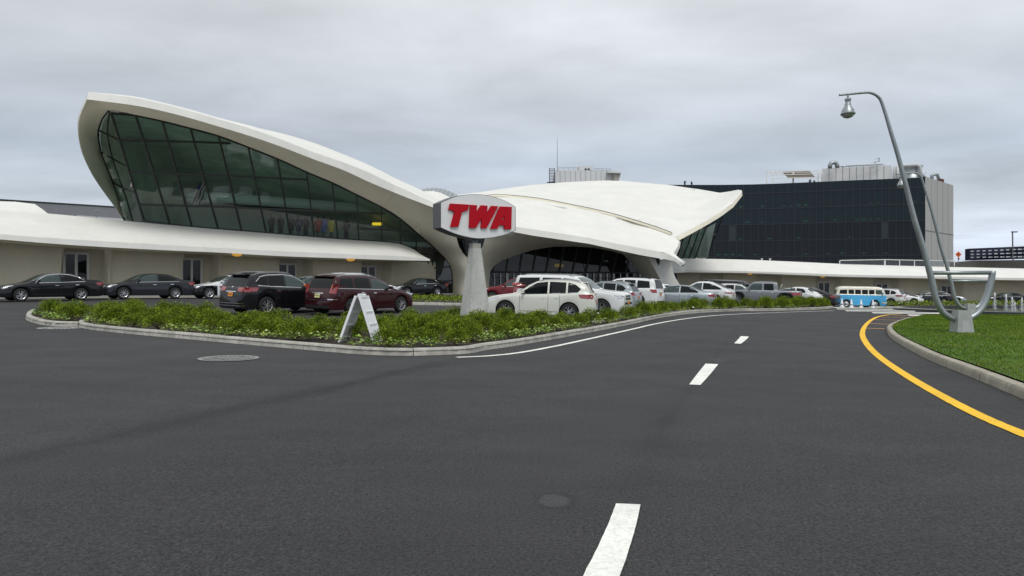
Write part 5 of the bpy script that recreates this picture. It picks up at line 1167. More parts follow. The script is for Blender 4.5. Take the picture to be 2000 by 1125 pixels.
car('off_roader', 'suv', 'red', 1012, 42.5, YAW(-.96, .28), 'dark red off-roader half hidden behind the sign pillar', group=G2)
car('large_off_roader', 'big', 'white', 1116, 32.8, YAW(.91, -.42), 'long white off-roader with its nose to the right behind the pearl white car', group=G2, glassm=M['cglass'])
car('off_roader', 'suv', 'pearl', 1058, 29.6, YAW(-.975, .22), 'pearl white off-roader with orange plate nearest the sign pillar', group=G2, glassm=M['cglass'])
car('estate_car', 'suv', 'silver', 1172, 37.5, YAW(-.90, .43), 'silver grey estate car squeezed between two white off-roaders', group=G2, scale=.92)
car('off_roader', 'box4', 'white', 1216, 42.3, YAW(-.86, .50), 'tall boxy white off-roader with dark rear lamps behind the long white one', group=G2, chrome=False)
car('hatchback', 'suv', 'white', 1264, 44.8, YAW(-.66, .75), 'white hatchback with red wedge lamps left of the silver saloon', group=G2, scale=.88)
car('sedan', 'sedan', 'silver', 1319, 43.0, YAW(-.93, .37), 'silver saloon seen from its left rear behind the narrowing hedge', group=G2, chrome=True)
car('off_roader', 'coupe_suv', 'white', 1366, 50.8, YAW(-.86, .50), 'white sloping-backed off-roader with slim red lamps behind the silver saloon', group=G2)
car('large_off_roader', 'big', 'black', 1396, 55.5, YAW(-.80, .60), 'black full-size off-roader behind the white sloping-backed one', group=G2, scale=.96)
car('off_roader', 'suv', 'white', 1446, 52.6, YAW(.90, -.43), 'small white off-roader facing right beside the grey pickup', group=G2, scale=.93, wheels='ten')
car('pickup_truck', 'pickup', 'grey', 1490, 51.6, YAW(-.93, .37), 'grey four-door pickup truck with black wheel flares', cat='pickup truck', group=G2, wheels='six')
car('sedan', 'sedan', 'white', 1538, 60.0, YAW(-.9, .43), 'white saloon behind the load bed of the grey pickup', group=G3)
car('vintage_car', 'vintage', 'white', 1556, 55.5, YAW(-.80, .60), 'rounded white vintage car between the pickup and the blue bus', group=G3, wheels='hub', chrome=False, plate=None, scale=.98)
car('sedan', 'sedan', 'black', 1580, 61.5, YAW(-.72, .69), 'black saloon with red lamps just left of the blue bus', group=G3, plate=None)
car('off_roader', 'suv', 'dgrey', 1592, 67.0, YAW(.82, -.57), 'dark grey off-roader behind the vintage car', group=G3)
e, P_, bv, S = car('camper_bus', 'bus', 'blue', 1678, 64.0, YAW(.955, -.29), 'sky blue and cream vintage camper bus behind the white cones', cat='bus', two='cream', wheels='hub', plate=None, group=G3, chrome=False)
car('off_roader', 'suv', 'white', 1718, 71.5, YAW(-.72, .69), 'white off-roader with its tail to the road right of the blue bus', group=G3)
car('off_roader', 'suv', 'black', 1754, 78.0, YAW(.9, -.43), 'black off-roader behind the white saloon right of the blue bus', group=G3)
car('sedan', 'sedan', 'white', 1752, 74, YAW(.92, -.39), 'white saloon facing right beside the tail of a white off-roader', group=G3)
car('sedan', 'sedan', 'dgrey', 1813, 79.0, YAW(-.97, .24), 'dark grey saloon behind the foot of the nearer lamp', group=G3)
car('sedan', 'sedan', 'silver', 1838, 80.5, YAW(.9, -.43), 'silver saloon facing right behind the two lamps', group=G3)
car('sedan', 'sedan', 'black', 1964, 87.0, YAW(-.985, .17), 'black saloon at the right edge behind the fountain jets', group=G3)
# bus extras: split bumper, belt moulding, hub, round headlamps
L = S['L']
ex_ = [o for o in COL.objects if o.get('label', '').startswith('sky blue')][0]
SB = body_mesh('bus'); bvb = SB[1]
def PB(nm, mt, ax, a, b, n=10, m=2, off=.01):
    v, f = patch(bvb, L, ax, a, b, n, m, off); return obj(nm, v, f, mt, ex_, smooth=True, local=True)
for sd_ in 'LR': PB('belt_strip', C['cream'], sd_, [(.1, 1.19), (4.15, 1.19)], [(.1, 1.15), (4.15, 1.15)], 24, 1, .016)
PB('belt_strip', C['cream'], 'F', [(-.78, 1.19), (0, 1.0), (.78, 1.19)], [(-.78, 1.15), (0, .96), (.78, 1.15)], 16, 1, .016)
PB('front_bumper', C['cream'], 'F', [(-.84, .52), (.84, .52)], [(-.84, .40), (.84, .40)], 12, 2, .06)
for sd_ in 'LR':
    PB('bumper_end', C['cream'], sd_, [(.02, .52), (.42, .52)], [(.02, .41), (.42, .43)], 8, 2, .04); PB('bumper_end', C['cream'], sd_, [(3.9, .52), (4.24, .52)], [(3.9, .43), (4.24, .41)], 8, 2, .04)
for sg in (1, -1):
    mb = MB(); h = bvb.ray_cast(Vector((4, sg*.56, .82)), Vector((-1, 0, 0)))[0]; v = [h+Vector((.03, .10*math.cos(t), .10*math.sin(t))) for t in np.linspace(0, 6.283, 14)[:-1]]
    mb.prism(v, [p+Vector((-.1, 0, 0)) for p in v]); mb.build('headlight', M['head'], ex_, local=True)
PB('roof_cover', M['dkroof'] if 'dkroof' in M else M['black'], 'T', [(1.15, -.50), (1.15, .50)], [(3.0, -.50), (3.0, .50)], 8, 4, .012)
# ------------------------------------------------------------------ sign on its pillar
def facelerp(px, dl=23.2, dr=25.2, x0=859, x1=1007):
    t = (px-x0)/(x1-x0); return 1/((1-t)/dl+t/dr)
def S4(x, y): return (760+x/5, 340+y/5)
sgn = empty('sign', on_ground(-1.3, 24.3), label='lozenge-shaped white sign with red TWA letters on a tapered concrete pillar', cat='sign')
oc = [(497,280),(560,250),(650,217),(750,201),(850,197),(950,206),(1050,229),(1150,269),(1233,318),(1236,330),(1236,545),(1233,553),(1150,588),(1050,614),(950,629),(850,631),(750,615),(650,588),(560,552),(497,523)]
def SF(x, y, back=0.0):
    px, py = S4(x, y); p = P(px, py, facelerp(px)); return p+bn*back
pa, pb = P(*S4(497, 400), facelerp(859.4)), P(*S4(1236, 400), facelerp(1007)); uu = (pb-pa); uu.z = 0; uu.normalize(); bn = Vector((-uu.y, uu.x, 0))
oc_ = [tuple(p) for p in spline(oc[:9], 4)]+oc[9:11]+[tuple(p) for p in spline(oc[11:], 4)]
fr = [SF(x, y) for x, y in oc_]; bk = [SF(x, y, .46) for x, y in oc_]
mb = MB(); mb.prism(fr, bk); o = mb.build('sign_box', M['signe'], sgn)
cen = SF(866, 414)
ins = [cen+(p-cen)*.978-bn*.02 for p in fr]; mb = MB(); mb.prism(ins, [p+bn*.03 for p in ins]); mb.build('sign_face', M['signw'], sgn)
LET = [[(585,290),(752,299),(771,303),(750,362),(722,364),(697,379),(662,517),(588,517),(628,366),(610,364),(585,350),(568,352)],
       [(779,302),(845,306),(838,378),(886,306),(948,311),(940,384),(986,312),(1052,316),(936,531),(884,528),(893,428),(834,527),(770,526)],
       [(1070,318),(1184,323),(1178,541),(1110,539),(1112,503),(1062,500),(1040,537),(976,535)]]
counter = [(1113,404),(1111,447),(1088,446)]
def letter(name, pl, hole=None):
    v2 = [Vector((a, -b)) for a, b in pl]; n = len(pl); e = [(i, (i+1) % n) for i in range(n)]
    if hole: m = len(v2); v2 += [Vector((a, -b)) for a, b in hole]; e += [(m+i, m+(i+1) % len(hole)) for i in range(len(hole))]
    V, E, FC, *_r = geometry.delaunay_2d_cdt(v2, e, [], 0, 1e-4); fc = []
    for t in FC:
        c = sum((V[i] for i in t), Vector((0, 0)))/3
        if inside([(a, -b) for a, b in pl], c.x, c.y) and not (hole and inside([(a, -b) for a, b in hole], c.x, c.y)): fc.append(tuple(t))
    f_ = [SF(p.x, -p.y, -.095) for p in V]; b_ = [SF(p.x, -p.y, -.035) for p in V]; n0 = len(V)
    faces = fc+[tuple(i+n0 for i in t[::-1]) for t in fc]
    for a, b in e: faces.append((a, b, b+n0, a+n0))
    o = obj(name, f_+b_, faces, M['signr'], sgn); fix_normals(o); return o
letter('letter', LET[0]); letter('letter', LET[1]); letter('letter', LET[2], counter)
# pillar
pc = on_ground(-1.32, 24.35); zt = P(928, 484, 24.2).z; zc_ = P(928, 476, 24.2).z
def sq(c, w, d, z): return [Vector((c.x, c.y, z))+uu*(sx*w/2)+bn*(sy*d/2) for sx, sy in ((-1,-1),(1,-1),(1,1),(-1,1))]
mb = MB(); mb.prism(sq(pc, .98, .72, pc.z-.1), sq(pc, .36, .28, zt)); o = mb.build('pillar', M['concrete'], sgn); 
bm = bmesh.new(); bm.from_mesh(o.data); bmesh.ops.bevel(bm, geom=bm.edges[:], offset=.015, segments=2, affect='EDGES'); bm.to_mesh(o.data); bm.free()
mb = MB(); mb.prism(sq(pc, .33, .26, zt-.02), sq(pc, .32, .25, zc_+.02)); mb.build('cap', M['side'], sgn)
mb = MB(); mb.prism(sq(pc, .16, .16, zc_), sq(pc, .16, .16, P(928, 462, 24.2).z)); mb.build('neck', M['signe'], sgn)
# ------------------------------------------------------------------ sandwich board
af = empty('sandwich_board', G(700, 660), label='white plastic A-frame board standing edge-on among the shrubs', cat='sandwich board')
top_ = P(707, 577, 15.6)
Dl, Dr = 15.4, 16.6
def slab(name, pt, pb_, w, th, dirw):
    t = (pb_-pt).normalized(); nrm = t.cross(dirw).normalized(); q = [dirw*w/2+nrm*th/2, -dirw*w/2+nrm*th/2, -dirw*w/2-nrm*th/2, dirw*w/2-nrm*th/2]
    mb = MB(); mb.prism([pt+i for i in q], [pb_+i for i in q]); o = mb.build(name, M['aframe'], af)
    return o, t, nrm
dw = Vector((.12, .99, 0)).normalized()
def frame_panel(pt, pb_, sgn_):
    w = .62; o, t, n = slab('panel', pt, pb_, w-.12, .020, dw)
    mb = MB(); L_ = (pb_-pt).length
    for s_ in (-1, 1): mb.bar(pt+dw*s_*(w/2-.03), pb_+dw*s_*(w/2-.03), .06, .055)
    for k in (0.03, .35, .62, .88): mb.bar(pt+t*L_*k-dw*(w/2-.06), pt+t*L_*k+dw*(w/2-.06), .05, .045)
    mb.build('frame', M['aframe'], o)
tL = P(702, 578, 16.0); bL = P(674, 671, 15.6); tR = P(712, 577, 16.1); bR = P(736, 652, 16.9)
tL.y = 16.0; bL = Vector((bL.x, 16.0, zg(bL.x, 16)+.1)); bR = Vector(((732-1000)/F*16.2, 16.2, zg(-3.2, 16.2)+.1))
frame_panel(Vector(((703-1000)/F*16, 16, tL.z)), Vector(((671-1000)/F*16, 16, bL.z)), 1); frame_panel(Vector(((710-1000)/F*16, 16, tL.z)), Vector(((738-1000)/F*16, 16, bR.z)), -1)
mb = MB(); mb.tube([Vector(((706.5-1000)/F*16, 15.7, tL.z+.02)), Vector(((706.5-1000)/F*16, 16.35, tL.z+.02))], .035, 10); mb.build('hinge', M['aframe'], af)
# ------------------------------------------------------------------ lamps
D1 = 20.2
def lamp_pts(l): return [P(x, y, D1) for x, y in l]
mast = [(1639,185.6),(1656,184),(1680,181.6),(1696,180.6),(1708,184),(1717,191),(1722,200),(1730,224),(1740,258),(1754,304),(1769.5,363),(1785.6,427.5),(1804,487),(1815.6,531),(1820,547.6),(1826,577.6),(1835,600),(1846,614),(1861,622),(1878,623),(1894,621),(1910,611),(1922,595),(1929.6,576),(1935,555),(1938.6,529.5)]
mr = [.032,.034,.036,.038,.040,.043,.046,.050,.056,.062,.068,.074,.080,.086,.088,.09,.09,.09,.09,.09,.09,.09,.09,.09,.09,.09]
base = on_ground((1878-1000)/F*D1, D1, .15)
lamp = empty('street_lamp', base, label='nearer and taller-looking steel lamp curving up from a U-shaped foot on the lawn', cat='street lamp', group='curved steel lamps on the lawn')
sp = spline([(x, y, r) for (x, y), r in zip(mast, mr)], 4)
mb = MB(); mb.tube([P(a, b, D1) for a, b, c in sp], [c for a, b, c in sp], 14); mb.build('mast', M['galv'], lamp, smooth=True)
mb = MB(); mb.tube([P(1818, 533, D1), P(1938, 532.5, D1)], .062, 12); mb.build('crossbar', M['galv'], lamp, smooth=True)
p = P(1656, 186, D1); k = D1/F
mb = MB(); mb.lathe([(.03, .06), (.03, -.08), (.085, -.10), (.095, -.14), (.075, -.17), (.075, -.24), (.095, -.27), (.085, -.31), (.12, -.36), (.17, -.45), (.185, -.53), (.20, -.535), (.21, -.55), (.20, -.575), (.17, -.575)], p, 22)
hd = mb.build('lamp_head', M['galv'], lamp, smooth=True); smooth_by_angle(hd, 50)
mb = MB(); mb.lathe([(.175, -.57), (.16, -.61), (.12, -.65), (.06, -.675), (.001, -.68)], p, 20); mb.build('lamp_lens', mat('frosted_lamp_lens', (.30, .31, .29), .25), hd, smooth=True)
c = base; zt = P(1878, 606.5, D1).z
def sqb(w, d, z, x=0): return [Vector((c.x+sx*w/2, c.y+sy*d/2, z)) for sx, sy in ((-1,-1),(1,-1),(1,1),(-1,1))]
mb = MB(); mb.prism(sqb(.54, .42, c.z-.2), sqb(.37, .30, zt)); o = mb.build('base', mat('grey_cast_base', (.33, .345, .335), .85, noise=[(3, .12, S1), (20, .10, S1)]), lamp)
mb = MB(); mb.prism([q+Vector((0, -.012, 0)) for q in sqb(.24, .40, c.z-.15)], [q+Vector((0, -.012, 0)) for q in sqb(.20, .335, c.z+.36)]); mb.build('access_panel', mat('grey_panel', (.38, .39, .385), .8), o)
D2 = 33.6; l2 = lamp.copy(); COL.objects.link(l2); l2.location = on_ground((1894-1000)/F*D2, D2, .13); l2['label'] = 'farther and smaller-looking steel lamp behind the first one on the lawn'
for ch in list(lamp.children):
    q = ch.copy(); COL.objects.link(q); q.parent = l2
    for g in ch.children: d = g.copy(); COL.objects.link(d); d.parent = q
# ------------------------------------------------------------------ cones
cone0 = None; M['cone'] = mat('white_cone_plastic', (.72, .73, .74), .5)
names = ['leftmost white traffic cone before the bus, by its rear wheel', 'second white traffic cone from the left before the blue bus', 'third white traffic cone from the left before the blue bus', 'rightmost white traffic cone before the bus, by its front wheel']
for i, (x, D) in enumerate([(1644.5, 57.5), (1663, 58.5), (1682, 59), (1705, 58)]):
    loc = on_ground((x-1000)/F*D, D, .01)
    if cone0 is None:
        e = empty('traffic_cone', loc, label=names[0], cat='traffic cone', group='white cones in front of the bus'); mb = MB()
        mb.lathe([(.17, .03), (.15, .06), (.04, .70), (.03, .72), (.001, .72)], loc, 16); mb.build('cone_body', M['cone'], e, smooth=True)
        mb = MB(); mb.box(loc+Vector((0, 0, .016)), (.40, .40, .03)); mb.build('foot', M['cone'], e); cone0 = e
        mb = MB(); mb.lathe([(.135, .17), (.112, .30)], loc, 16); mb.build('band', M['galv'], e, smooth=True)
    else:
        e = cone0.copy(); COL.objects.link(e); e.location = loc; e['label'] = names[i]
        for ch in cone0.children: q = ch.copy(); COL.objects.link(q); q.parent = e
# ------------------------------------------------------------------ manholes
M['castl'] = mat('worn_cast_rim', (.26, .26, .25), .7, noise=[(8, .2, S1)])
def manhole(px, py, r, lab, mt):
    c = G(px, py); e = empty('manhole_cover', c, label=lab, cat='manhole cover', group='round cast covers in the road')
    n = 48
    def disc(r0, r1, dz, dz1=None):
        v = []
        for rr in (r0, r1):
            for j in range(n): t = 6.2832*j/n; x, y = c.x+rr*math.cos(t), c.y+rr*math.sin(t); v.append(Vector((x, y, zg(x, y)+dz)))
        return v, [(j, (j+1) % n, n+(j+1) % n, n+j) for j in range(n)]
    v, f = disc(r*.86, r, .012); obj('ring', v, f, M['castl'], e)
    v, f = disc(.001, r*.86, .008); pl = obj('plate', v, f, mt, e)
    mb = MB()
    for rr in (.80, .62, .40): v, f = disc(r*rr, r*rr-.03, .018); mb.add(v, f)
    for j in range(28):
        t = 6.2832*j/28; a = Vector((c.x+r*.66*math.cos(t), c.y+r*.66*math.sin(t), 0)); b = Vector((c.x+r*.77*math.cos(t), c.y+r*.77*math.sin(t), 0))
        a.z = zg(a.x, a.y)+.014; b.z = zg(b.x, b.y)+.014; mb.bar(a, b, .035, .01)
    for j in range(-4, 5):
        for k2 in range(-4, 5):
            if j*j+k2*k2 < 18: x, y = c.x+j*r*.085, c.y+k2*r*.085; mb.box((x, y, zg(x, y)+.014), (.03, .03, .01), .6)
    mb.build('raised_pattern', M['castl'], pl)
M['castm'] = mat('cast_iron_cover', (.16, .155, .15), .75, .2, noise=[(6, .2, S1), (60, .2, S1)])
manhole(447, 700.5, .54, 'round cast manhole cover with ring pattern in the road before the bed', M['castm'])
manhole(120, 641.3, .62, 'plain grey round cover close to the left tip of the kerb', M['side'])
# ------------------------------------------------------------------ fountain
bs = empty('fountain_basin', (38.5, 46, -.03), label='dark round fountain basin beyond the lawn at the right edge', cat='fountain')
cx_, cy_, R_ = 38.5, 46.0, 11.2; n = 72
def circ(r, z): return [Vector((cx_+r*math.cos(6.2832*j/n), cy_+r*math.sin(6.2832*j/n), z)) for j in range(n)]
M['granite'] = mat('dark_granite', (.05, .052, .055), .35, noise=[(4, .2, S1), (40, .25, S1)])
rings = [circ(R_, -.25), circ(R_, .16), circ(R_-.35, .18), circ(R_-.35, -.2)]; v = [p for r_ in rings for p in r_]
f = [(i*n+j, i*n+(j+1) % n, (i+1)*n+(j+1) % n, (i+1)*n+j) for i in range(3) for j in range(n)]; o = obj('rim', v, f, M['granite'], bs, smooth=True); smooth_by_angle(o, 40)
wm = mat('basin_water', (.015, .02, .022), .06, bump=(5, .25, .02)); v = circ(R_-.34, .07)+[Vector((cx_, cy_, .07))]
o = obj('water', v, [(j, (j+1) % n, n) for j in range(n)], wm); tag(o, 'dark rippled water in the fountain basin', kind='structure')
rings = [circ(R_+.02, .20), circ(R_-.42, .215)]; v = [p for r_ in rings for p in r_]
f = [(j, (j+1) % n, n+(j+1) % n, n+j) for j in range(n) if math.sin(6.2832*j/n) > -.2]; obj('coping', [p+Vector((0, 0, 0)) for p in v], f, M['side'], bs)
jm = mat('white_water', (.75, .78, .8), .4, trans=1)
for i, (x, y0, y1, D, lab) in enumerate([(1943,571,604,47,'tall'),(1965,575,605,44,'tall'),(1977,581,606,43,'medium'),(1982,590,606,42,'short'),(1996,582,607,43,'medium'),(2012,578,607,44,'tall')]):
    a, b = P(x, y1, D), P(x, y0, D); b.z = max(b.z, .2); a.z = .05
    mb = MB(); r_ = random.Random(i); k = 9; h = b.z-a.z
    pts = [a+Vector((r_.uniform(-.01, .01), 0, h*t)) for t in np.linspace(0, 1, k)]; mb.tube(pts, [.020+.010*math.sin(t*3+i)+(.022 if t > 5 else 0)*(1 if t < 8 else .4) for t in range(k)], 8)
    for q in range(170):
        th = r_.uniform(0, 6.28); t = r_.random(); rr = .02+.15*t*r_.random(); z = a.z+h*(1-.9*t*t)*r_.uniform(.35, 1.02); c_ = Vector((a.x+rr*math.cos(th), a.y+rr*math.sin(th), max(z, .1))); s_ = r_.uniform(.006, .016)
        mb.add([c_+Vector((s_, 0, 0)), c_+Vector((-s_, s_, 0)), c_+Vector((-s_, -s_, 0)), c_+Vector((0, 0, s_*3)), c_-Vector((0, 0, s_*3))], [(0,1,3),(1,2,3),(2,0,3),(1,0,4),(2,1,4),(0,2,4)])
    where = ['leftmost, in front of the black saloon', 'second from the left', 'third from the left', 'the lowest one', 'fifth from the left', 'last at the right edge'][i]
    tag(mb.build('water_jet', jm, smooth=True), f'{lab} white foaming water jet of the fountain, {where}', 'water jet', 'white jets of the fountain')
# ------------------------------------------------------------------ dark glazed hotel block
ho = empty('hotel_building', (70, 150, 0), label='dark curved glass hotel block with pale concrete end wall behind the terminal', cat='building')
def hD(px): t = (px-1300)/(1806-1300); return 1/((1-t)/146+t/128) - 1.5*math.sin(max(0, min(1, t))*math.pi)*-1
tz = [(1300,361),(1325,361),(1440,361),(1520,358.5),(1601,355),(1670,352),(1739,349.3),(1806,346.5)]
def hP(px, row):        # row 0 top .. 1 canopy level and below
    D = hD(px); t = float(np.interp(px, [a for a, b in tz], [b for a, b in tz])); zt = CH+(HY-t)/F*D; zb = -1.0
    return Vector(((px-1000)/F*D, D, zt+(zb-zt)*row))
hx = list(np.linspace(1296, 1806, 37))
fm = bpy.data.materials.new('dark_curtain_wall'); fm.use_nodes = True; b = fm.node_tree.nodes['Principled BSDF']
b.inputs['Base Color'].default_value = (.010, .014, .018, 1); b.inputs['Roughness'].default_value = .10; b.inputs['Specular IOR Level'].default_value = .22
fm2 = fm.copy(); fm2.name = 'dark_curtain_wall_pale_panes'; b2 = fm2.node_tree.nodes['Principled BSDF']; b2.inputs['Base Color'].default_value = (.030, .040, .046, 1)
fmB = fm.copy(); fmB.name = 'upper_panes_sky_tint'; fmB.node_tree.nodes['Principled BSDF'].inputs['Base Color'].default_value = (.012, .022, .030, 1); fmB.node_tree.nodes['Principled BSDF'].inputs['Roughness'].default_value = .18  # bluish base colour stands in for sky reflected in the upper rows
rowsv = [0, .078, .208, .338, .476, .61, .75, .88, 1.0]; rr_ = random.Random(5)
v = []; f = []; mi = []
for j in range(len(rowsv)-1):
    for i in range(len(hx)-1):
        q = [hP(hx[i], rowsv[j]), hP(hx[i+1], rowsv[j]), hP(hx[i+1], rowsv[j+1]), hP(hx[i], rowsv[j+1])]
        t1 = rr_.uniform(-.02, .02); q[1].y += t1; q[2].y += t1+rr_.uniform(-.03, .03)
        n = len(v); v += q; f.append((n, n+1, n+2, n+3)); mi.append(2 if j < 3 else (1 if rr_.random() < .035 else 0))
o = obj('facade', v, f, [fm, fm2, fmB], ho, midx=mi); tag(o, 'dark reflective curtain wall of the hotel')
mb = MB()
for i, x in enumerate(hx): mb.bar(hP(x, 0)+Vector((0, -.06, 0)), hP(x, 1)+Vector((0, -.06, 0)), .09, .10)
for j in rowsv[1:]: 
    for a, b_ in zip(hx[::3], hx[3::3]): mb.bar(hP(a, j)+Vector((0, -.05, 0)), hP(b_, j)+Vector((0, -.05, 0)), .10, .12)
mm = mb.build('mullions', mat('curtain_wall_mullion', (.032, .036, .042), .4, .2), o)
# pale blinds and beds glimpsed at the floor lines
bm_ = mat('pale_blinds_behind_glass', (.035, .07, .07), .5, spec=.1)
for j in (1, 2, 3, 4, 5):
    for i in range(3, 35):
        if rr_.random() < .34:
            a, b_ = hP(hx[i], rowsv[j+1]-.012), hP(hx[i+1], rowsv[j+1]-.012); a += Vector((.2, -.035, 0)); b_ += Vector((-.2, -.035, 0)); hh = Vector((0, 0, rr_.uniform(.2, .5)))
            obj('blind', [a, b_, b_+hh, a+hh], [(0, 1, 2, 3)], bm_, o)
mb = MB(); c0, c1 = hP(1806, 0), hP(1806, 1); c0 += Vector((.02, -.15, .15)); c1 += Vector((.02, -.15, 0)); e0 = P(1862, 362, 140.5); e1 = Vector((e0.x, e0.y, -1))
em = mat('hotel_end_concrete', (.40, .40, .385), .85, noise=[(.10, .05, (1, 1, .3)), (1.3, .06, (3, 3, .12)), (8, .04, S1)])
lo0, lo1 = c0.lerp(c1, .42), e0.lerp(e1, .42)
mb.add([c0, c1, e1, e0, c0+Vector((-2, 10, 0)), e0+Vector((-4, 12, 0))], [(0, 1, 2, 3), (0, 3, 5, 4)]); ew_ = mb.build('end_wall', em, ho)
mb = MB(); nrm = Vector((-.92, -.38, 0))
for i in range(1, 5): a = c0.lerp(e0, i/5)+Vector((.0, -.01, 0)); b_ = c1.lerp(e1, i/5)+Vector((.0, -.01, 0)); mb.bar(a, b_, .05, .05)
mb.bar(lo0, lo1, .12, .12); mb.build('panel_joints', mat('joint_grey', (.22, .22, .21), .9), ew_)
rf = [hP(x, 0) for x in hx[::4]]; v, f = loft([rf, [p+Vector((0, 14, 0)) for p in rf]]); obj('roof', v, f, M['side'], ho)
# rooftop plant
def boxpx(mb, x0, y0, x1, y1, D, dep): a = P(x0, y1, D); b_ = P(x1, y0, D); mb.box(((a.x+b_.x)/2, D+dep/2, (a.z+b_.z)/2), (b_.x-a.x, dep, b_.z-a.z))
M['panelw'] = mat('white_metal_panel', (.56, .565, .57), .5, noise=[(.3, .04, (1, 1, .2))])
ph = empty('roof_plant_room', P(1673, 350, 136), label='long white panelled plant room on the hotel roof', cat='plant room')
v = [P(1606,357,138), P(1739,353,136), P(1740,322.5,136), P(1606,329.5,138)]; mb = MB(); mb.prism(v, [p+Vector((3.0, 5, 0)) for p in v]); o = mb.build('wall', M['panelw'], ph)
mb = MB()
for i in range(1, 10): x = 1606+i*13.4; mb.bar(P(x, 355, 137.93-(x-1606)*.015), P(x, 329-(x-1606)*.052, 137.93-(x-1606)*.015), .06)
mb.build('panel_joints', M['galv'], o)
mb = MB(); mb.bar(P(1640, 325.8, 135), P(1725, 321.5, 135), .18); mb.tube([P(1645, 327, 135.5), P(1650, 324, 135.5), P(1660, 323.4, 135.5), P(1722, 320.6, 135.5)], .14, 8); mb.build('pipe', M['galv'], ph)
mb = MB(); mb.tube([P(1621, 329, 136), P(1621, 323, 136), P(1623, 319, 136), P(1628, 317, 136), P(1633, 319, 136), P(1635, 323, 136), P(1635, 328, 136)], .42, 12); tag(mb.build('roof_duct', M['galv'], smooth=True), 'curved silver duct arching over the left end of the plant room', 'duct')
mb = MB(); mb.bar(P(1706, 317, 136), P(1717, 315, 136), .12); mb.bar(P(1717, 316, 136), P(1717, 308, 136), .14); mb.bar(P(1709, 311, 136), P(1717, 309, 136), .08); mb.bar(P(1709, 321, 136), P(1709, 316, 136), .1); tag(mb.build('roof_aerial', M['galv']), 'small angled aerial frame on top of the plant room', 'aerial')
# pergola
pg = empty('pergola', P(1551, 357, 139), label='white open-roofed pergola on the hotel roof', cat='pergola'); mb = MB()
for x in (1498, 1509, 1549, 1598, 1605): mb.bar(P(x, 360, 143 if x != 1509 else 141), P(x, 336 if x != 1509 else 348, 143 if x != 1509 else 141), .16 if x != 1549 else .3)
mb.build('posts', M['steelw'], pg); mb = MB()
for y, d in ((335.5, 145), (338, 144), (342, 142.6), (348.5, 141)): mb.bar(P(1498+(y-335)*.8, y, d), P(1606, y-2.5, d), .12)
for x in range(1500, 1606, 9): mb.bar(P(x, 335.8, 145), P(x+6, 348.5, 141), .08)
mb.build('beams', M['steelw'], pg); q = [P(1528,337,144.8), P(1581,334.5,144.8), P(1592,347,141.2), P(1540,348,141.2)]; mb = MB(); mb.prism(q, [p+Vector((0, 0, .1)) for p in q]); mb.build('canopy_slats', mat('brown_slats', (.12, .10, .075), .8), pg)
# cooling tower
ct = empty('cooling_tower', P(1772, 345, 137), label='round grey cooling tower on the hotel roof beside the plant room', cat='cooling tower'); mb = MB(); p = P(1778, 350, 136.5)
mb.lathe([(2.2, -.6), (2.2, .5), (1.9, .7), (1.95, 1.9), (2.15, 2.35), (2.2, 2.5), (1.9, 2.5), (1.85, 1.2)], p, 28); mb.build('fan_housing', M['galv'], ct, smooth=True)
mb = MB(); mb.tube([P(1746,352,134), P(1747,328,134), P(1752,323.5,134), P(1790,321.5,134), P(1797,325,134), P(1799,345,134)], .3, 10); mb.tube([P(1753,350,133.8), P(1753,325,133.8)], .25, 10); mb.build('pipework', M['panelw'], ct, smooth=True)
mb = MB(); mb.bar(P(1799, 340, 136), P(1807, 346, 136), .3); mb.bar(P(1800, 345, 136), P(1809, 336, 136), .06); mb.build('bracing', M['galv'], ct)
mb = MB(); mb.tube([P(1820,351,135), P(1820,343,135), P(1825,340.5,135), P(1831,341,135), P(1833,350,135)], .3, 10); tag(mb.build('roof_vent', M['galv'], smooth=True), 'bent silver vent at the top of the pale end wall', 'vent')
mb = MB(); boxpx(mb, 1834, 350, 1844, 357, 137, 1); boxpx(mb, 1836, 349, 1841, 350.5, 137.2, .6); tag(mb.build('roof_unit', mat('rusty_unit', (.10, .035, .03), .8)), 'small dark red unit behind the end wall parapet', 'roof unit')
# people on the roof
def person(px, D, ytop, col, lab, lean=0.0, yawp=0.0):
    z = CH+(HY-ytop)/F*D-1.72; x = (px-1000)/F*D; e = empty('person', (x, D, z), yawp, lab, 'person', 'people on the hotel roof')
    J = [((0,0,.95),.15),((0,0,1.2),.15),((lean,0,1.42),.17),((lean,0,1.52),.065),((lean*1.2,0,1.60),.08),((lean*1.3,0,1.70),.085),
         ((-.10,0,.88),.11),((-.11,-.03,.48),.075),((-.11,0,.08),.05),((-.11,-.14,.04),.045),((.10,0,.88),.11),((.12,-.05,.48),.075),((.13,.02,.08),.05),((.13,-.12,.04),.045),
         ((-.22+lean,0,1.42),.065),((-.27+lean,-.03,1.14),.05),((-.22,-.18,.98),.036),((.22+lean,0,1.42),.065),((.28+lean,-.02,1.14),.05),((.20,-.2,1.05),.036)]
    E = [(0,1),(1,2),(2,3),(3,4),(4,5),(0,6),(6,7),(7,8),(8,9),(0,10),(10,11),(11,12),(12,13),(2,14),(14,15),(15,16),(2,17),(17,18),(18,19)]
    me = bpy.data.meshes.new('body'); me.from_pydata([a for a, b in J], E, []); o = bpy.data.objects.new('body', me); COL.objects.link(o); o.parent = e
    me.materials.append(mat('dark_clothes', col, .9)); s = o.modifiers.new('skin', 'SKIN'); s.use_smooth_shade = True
    for i, (a, b) in enumerate(J): o.data.skin_vertices[0].data[i].radius = (b, b*.75)
    o.data.skin_vertices[0].data[0].use_root = True; ss = o.modifiers.new('sub', 'SUBSURF'); ss.levels = 1; ss.render_levels = 1
person(1337.5, 147, 352, (.02, .02, .025), 'person in dark clothes on the roof edge, nearest the white roof shell', .04)
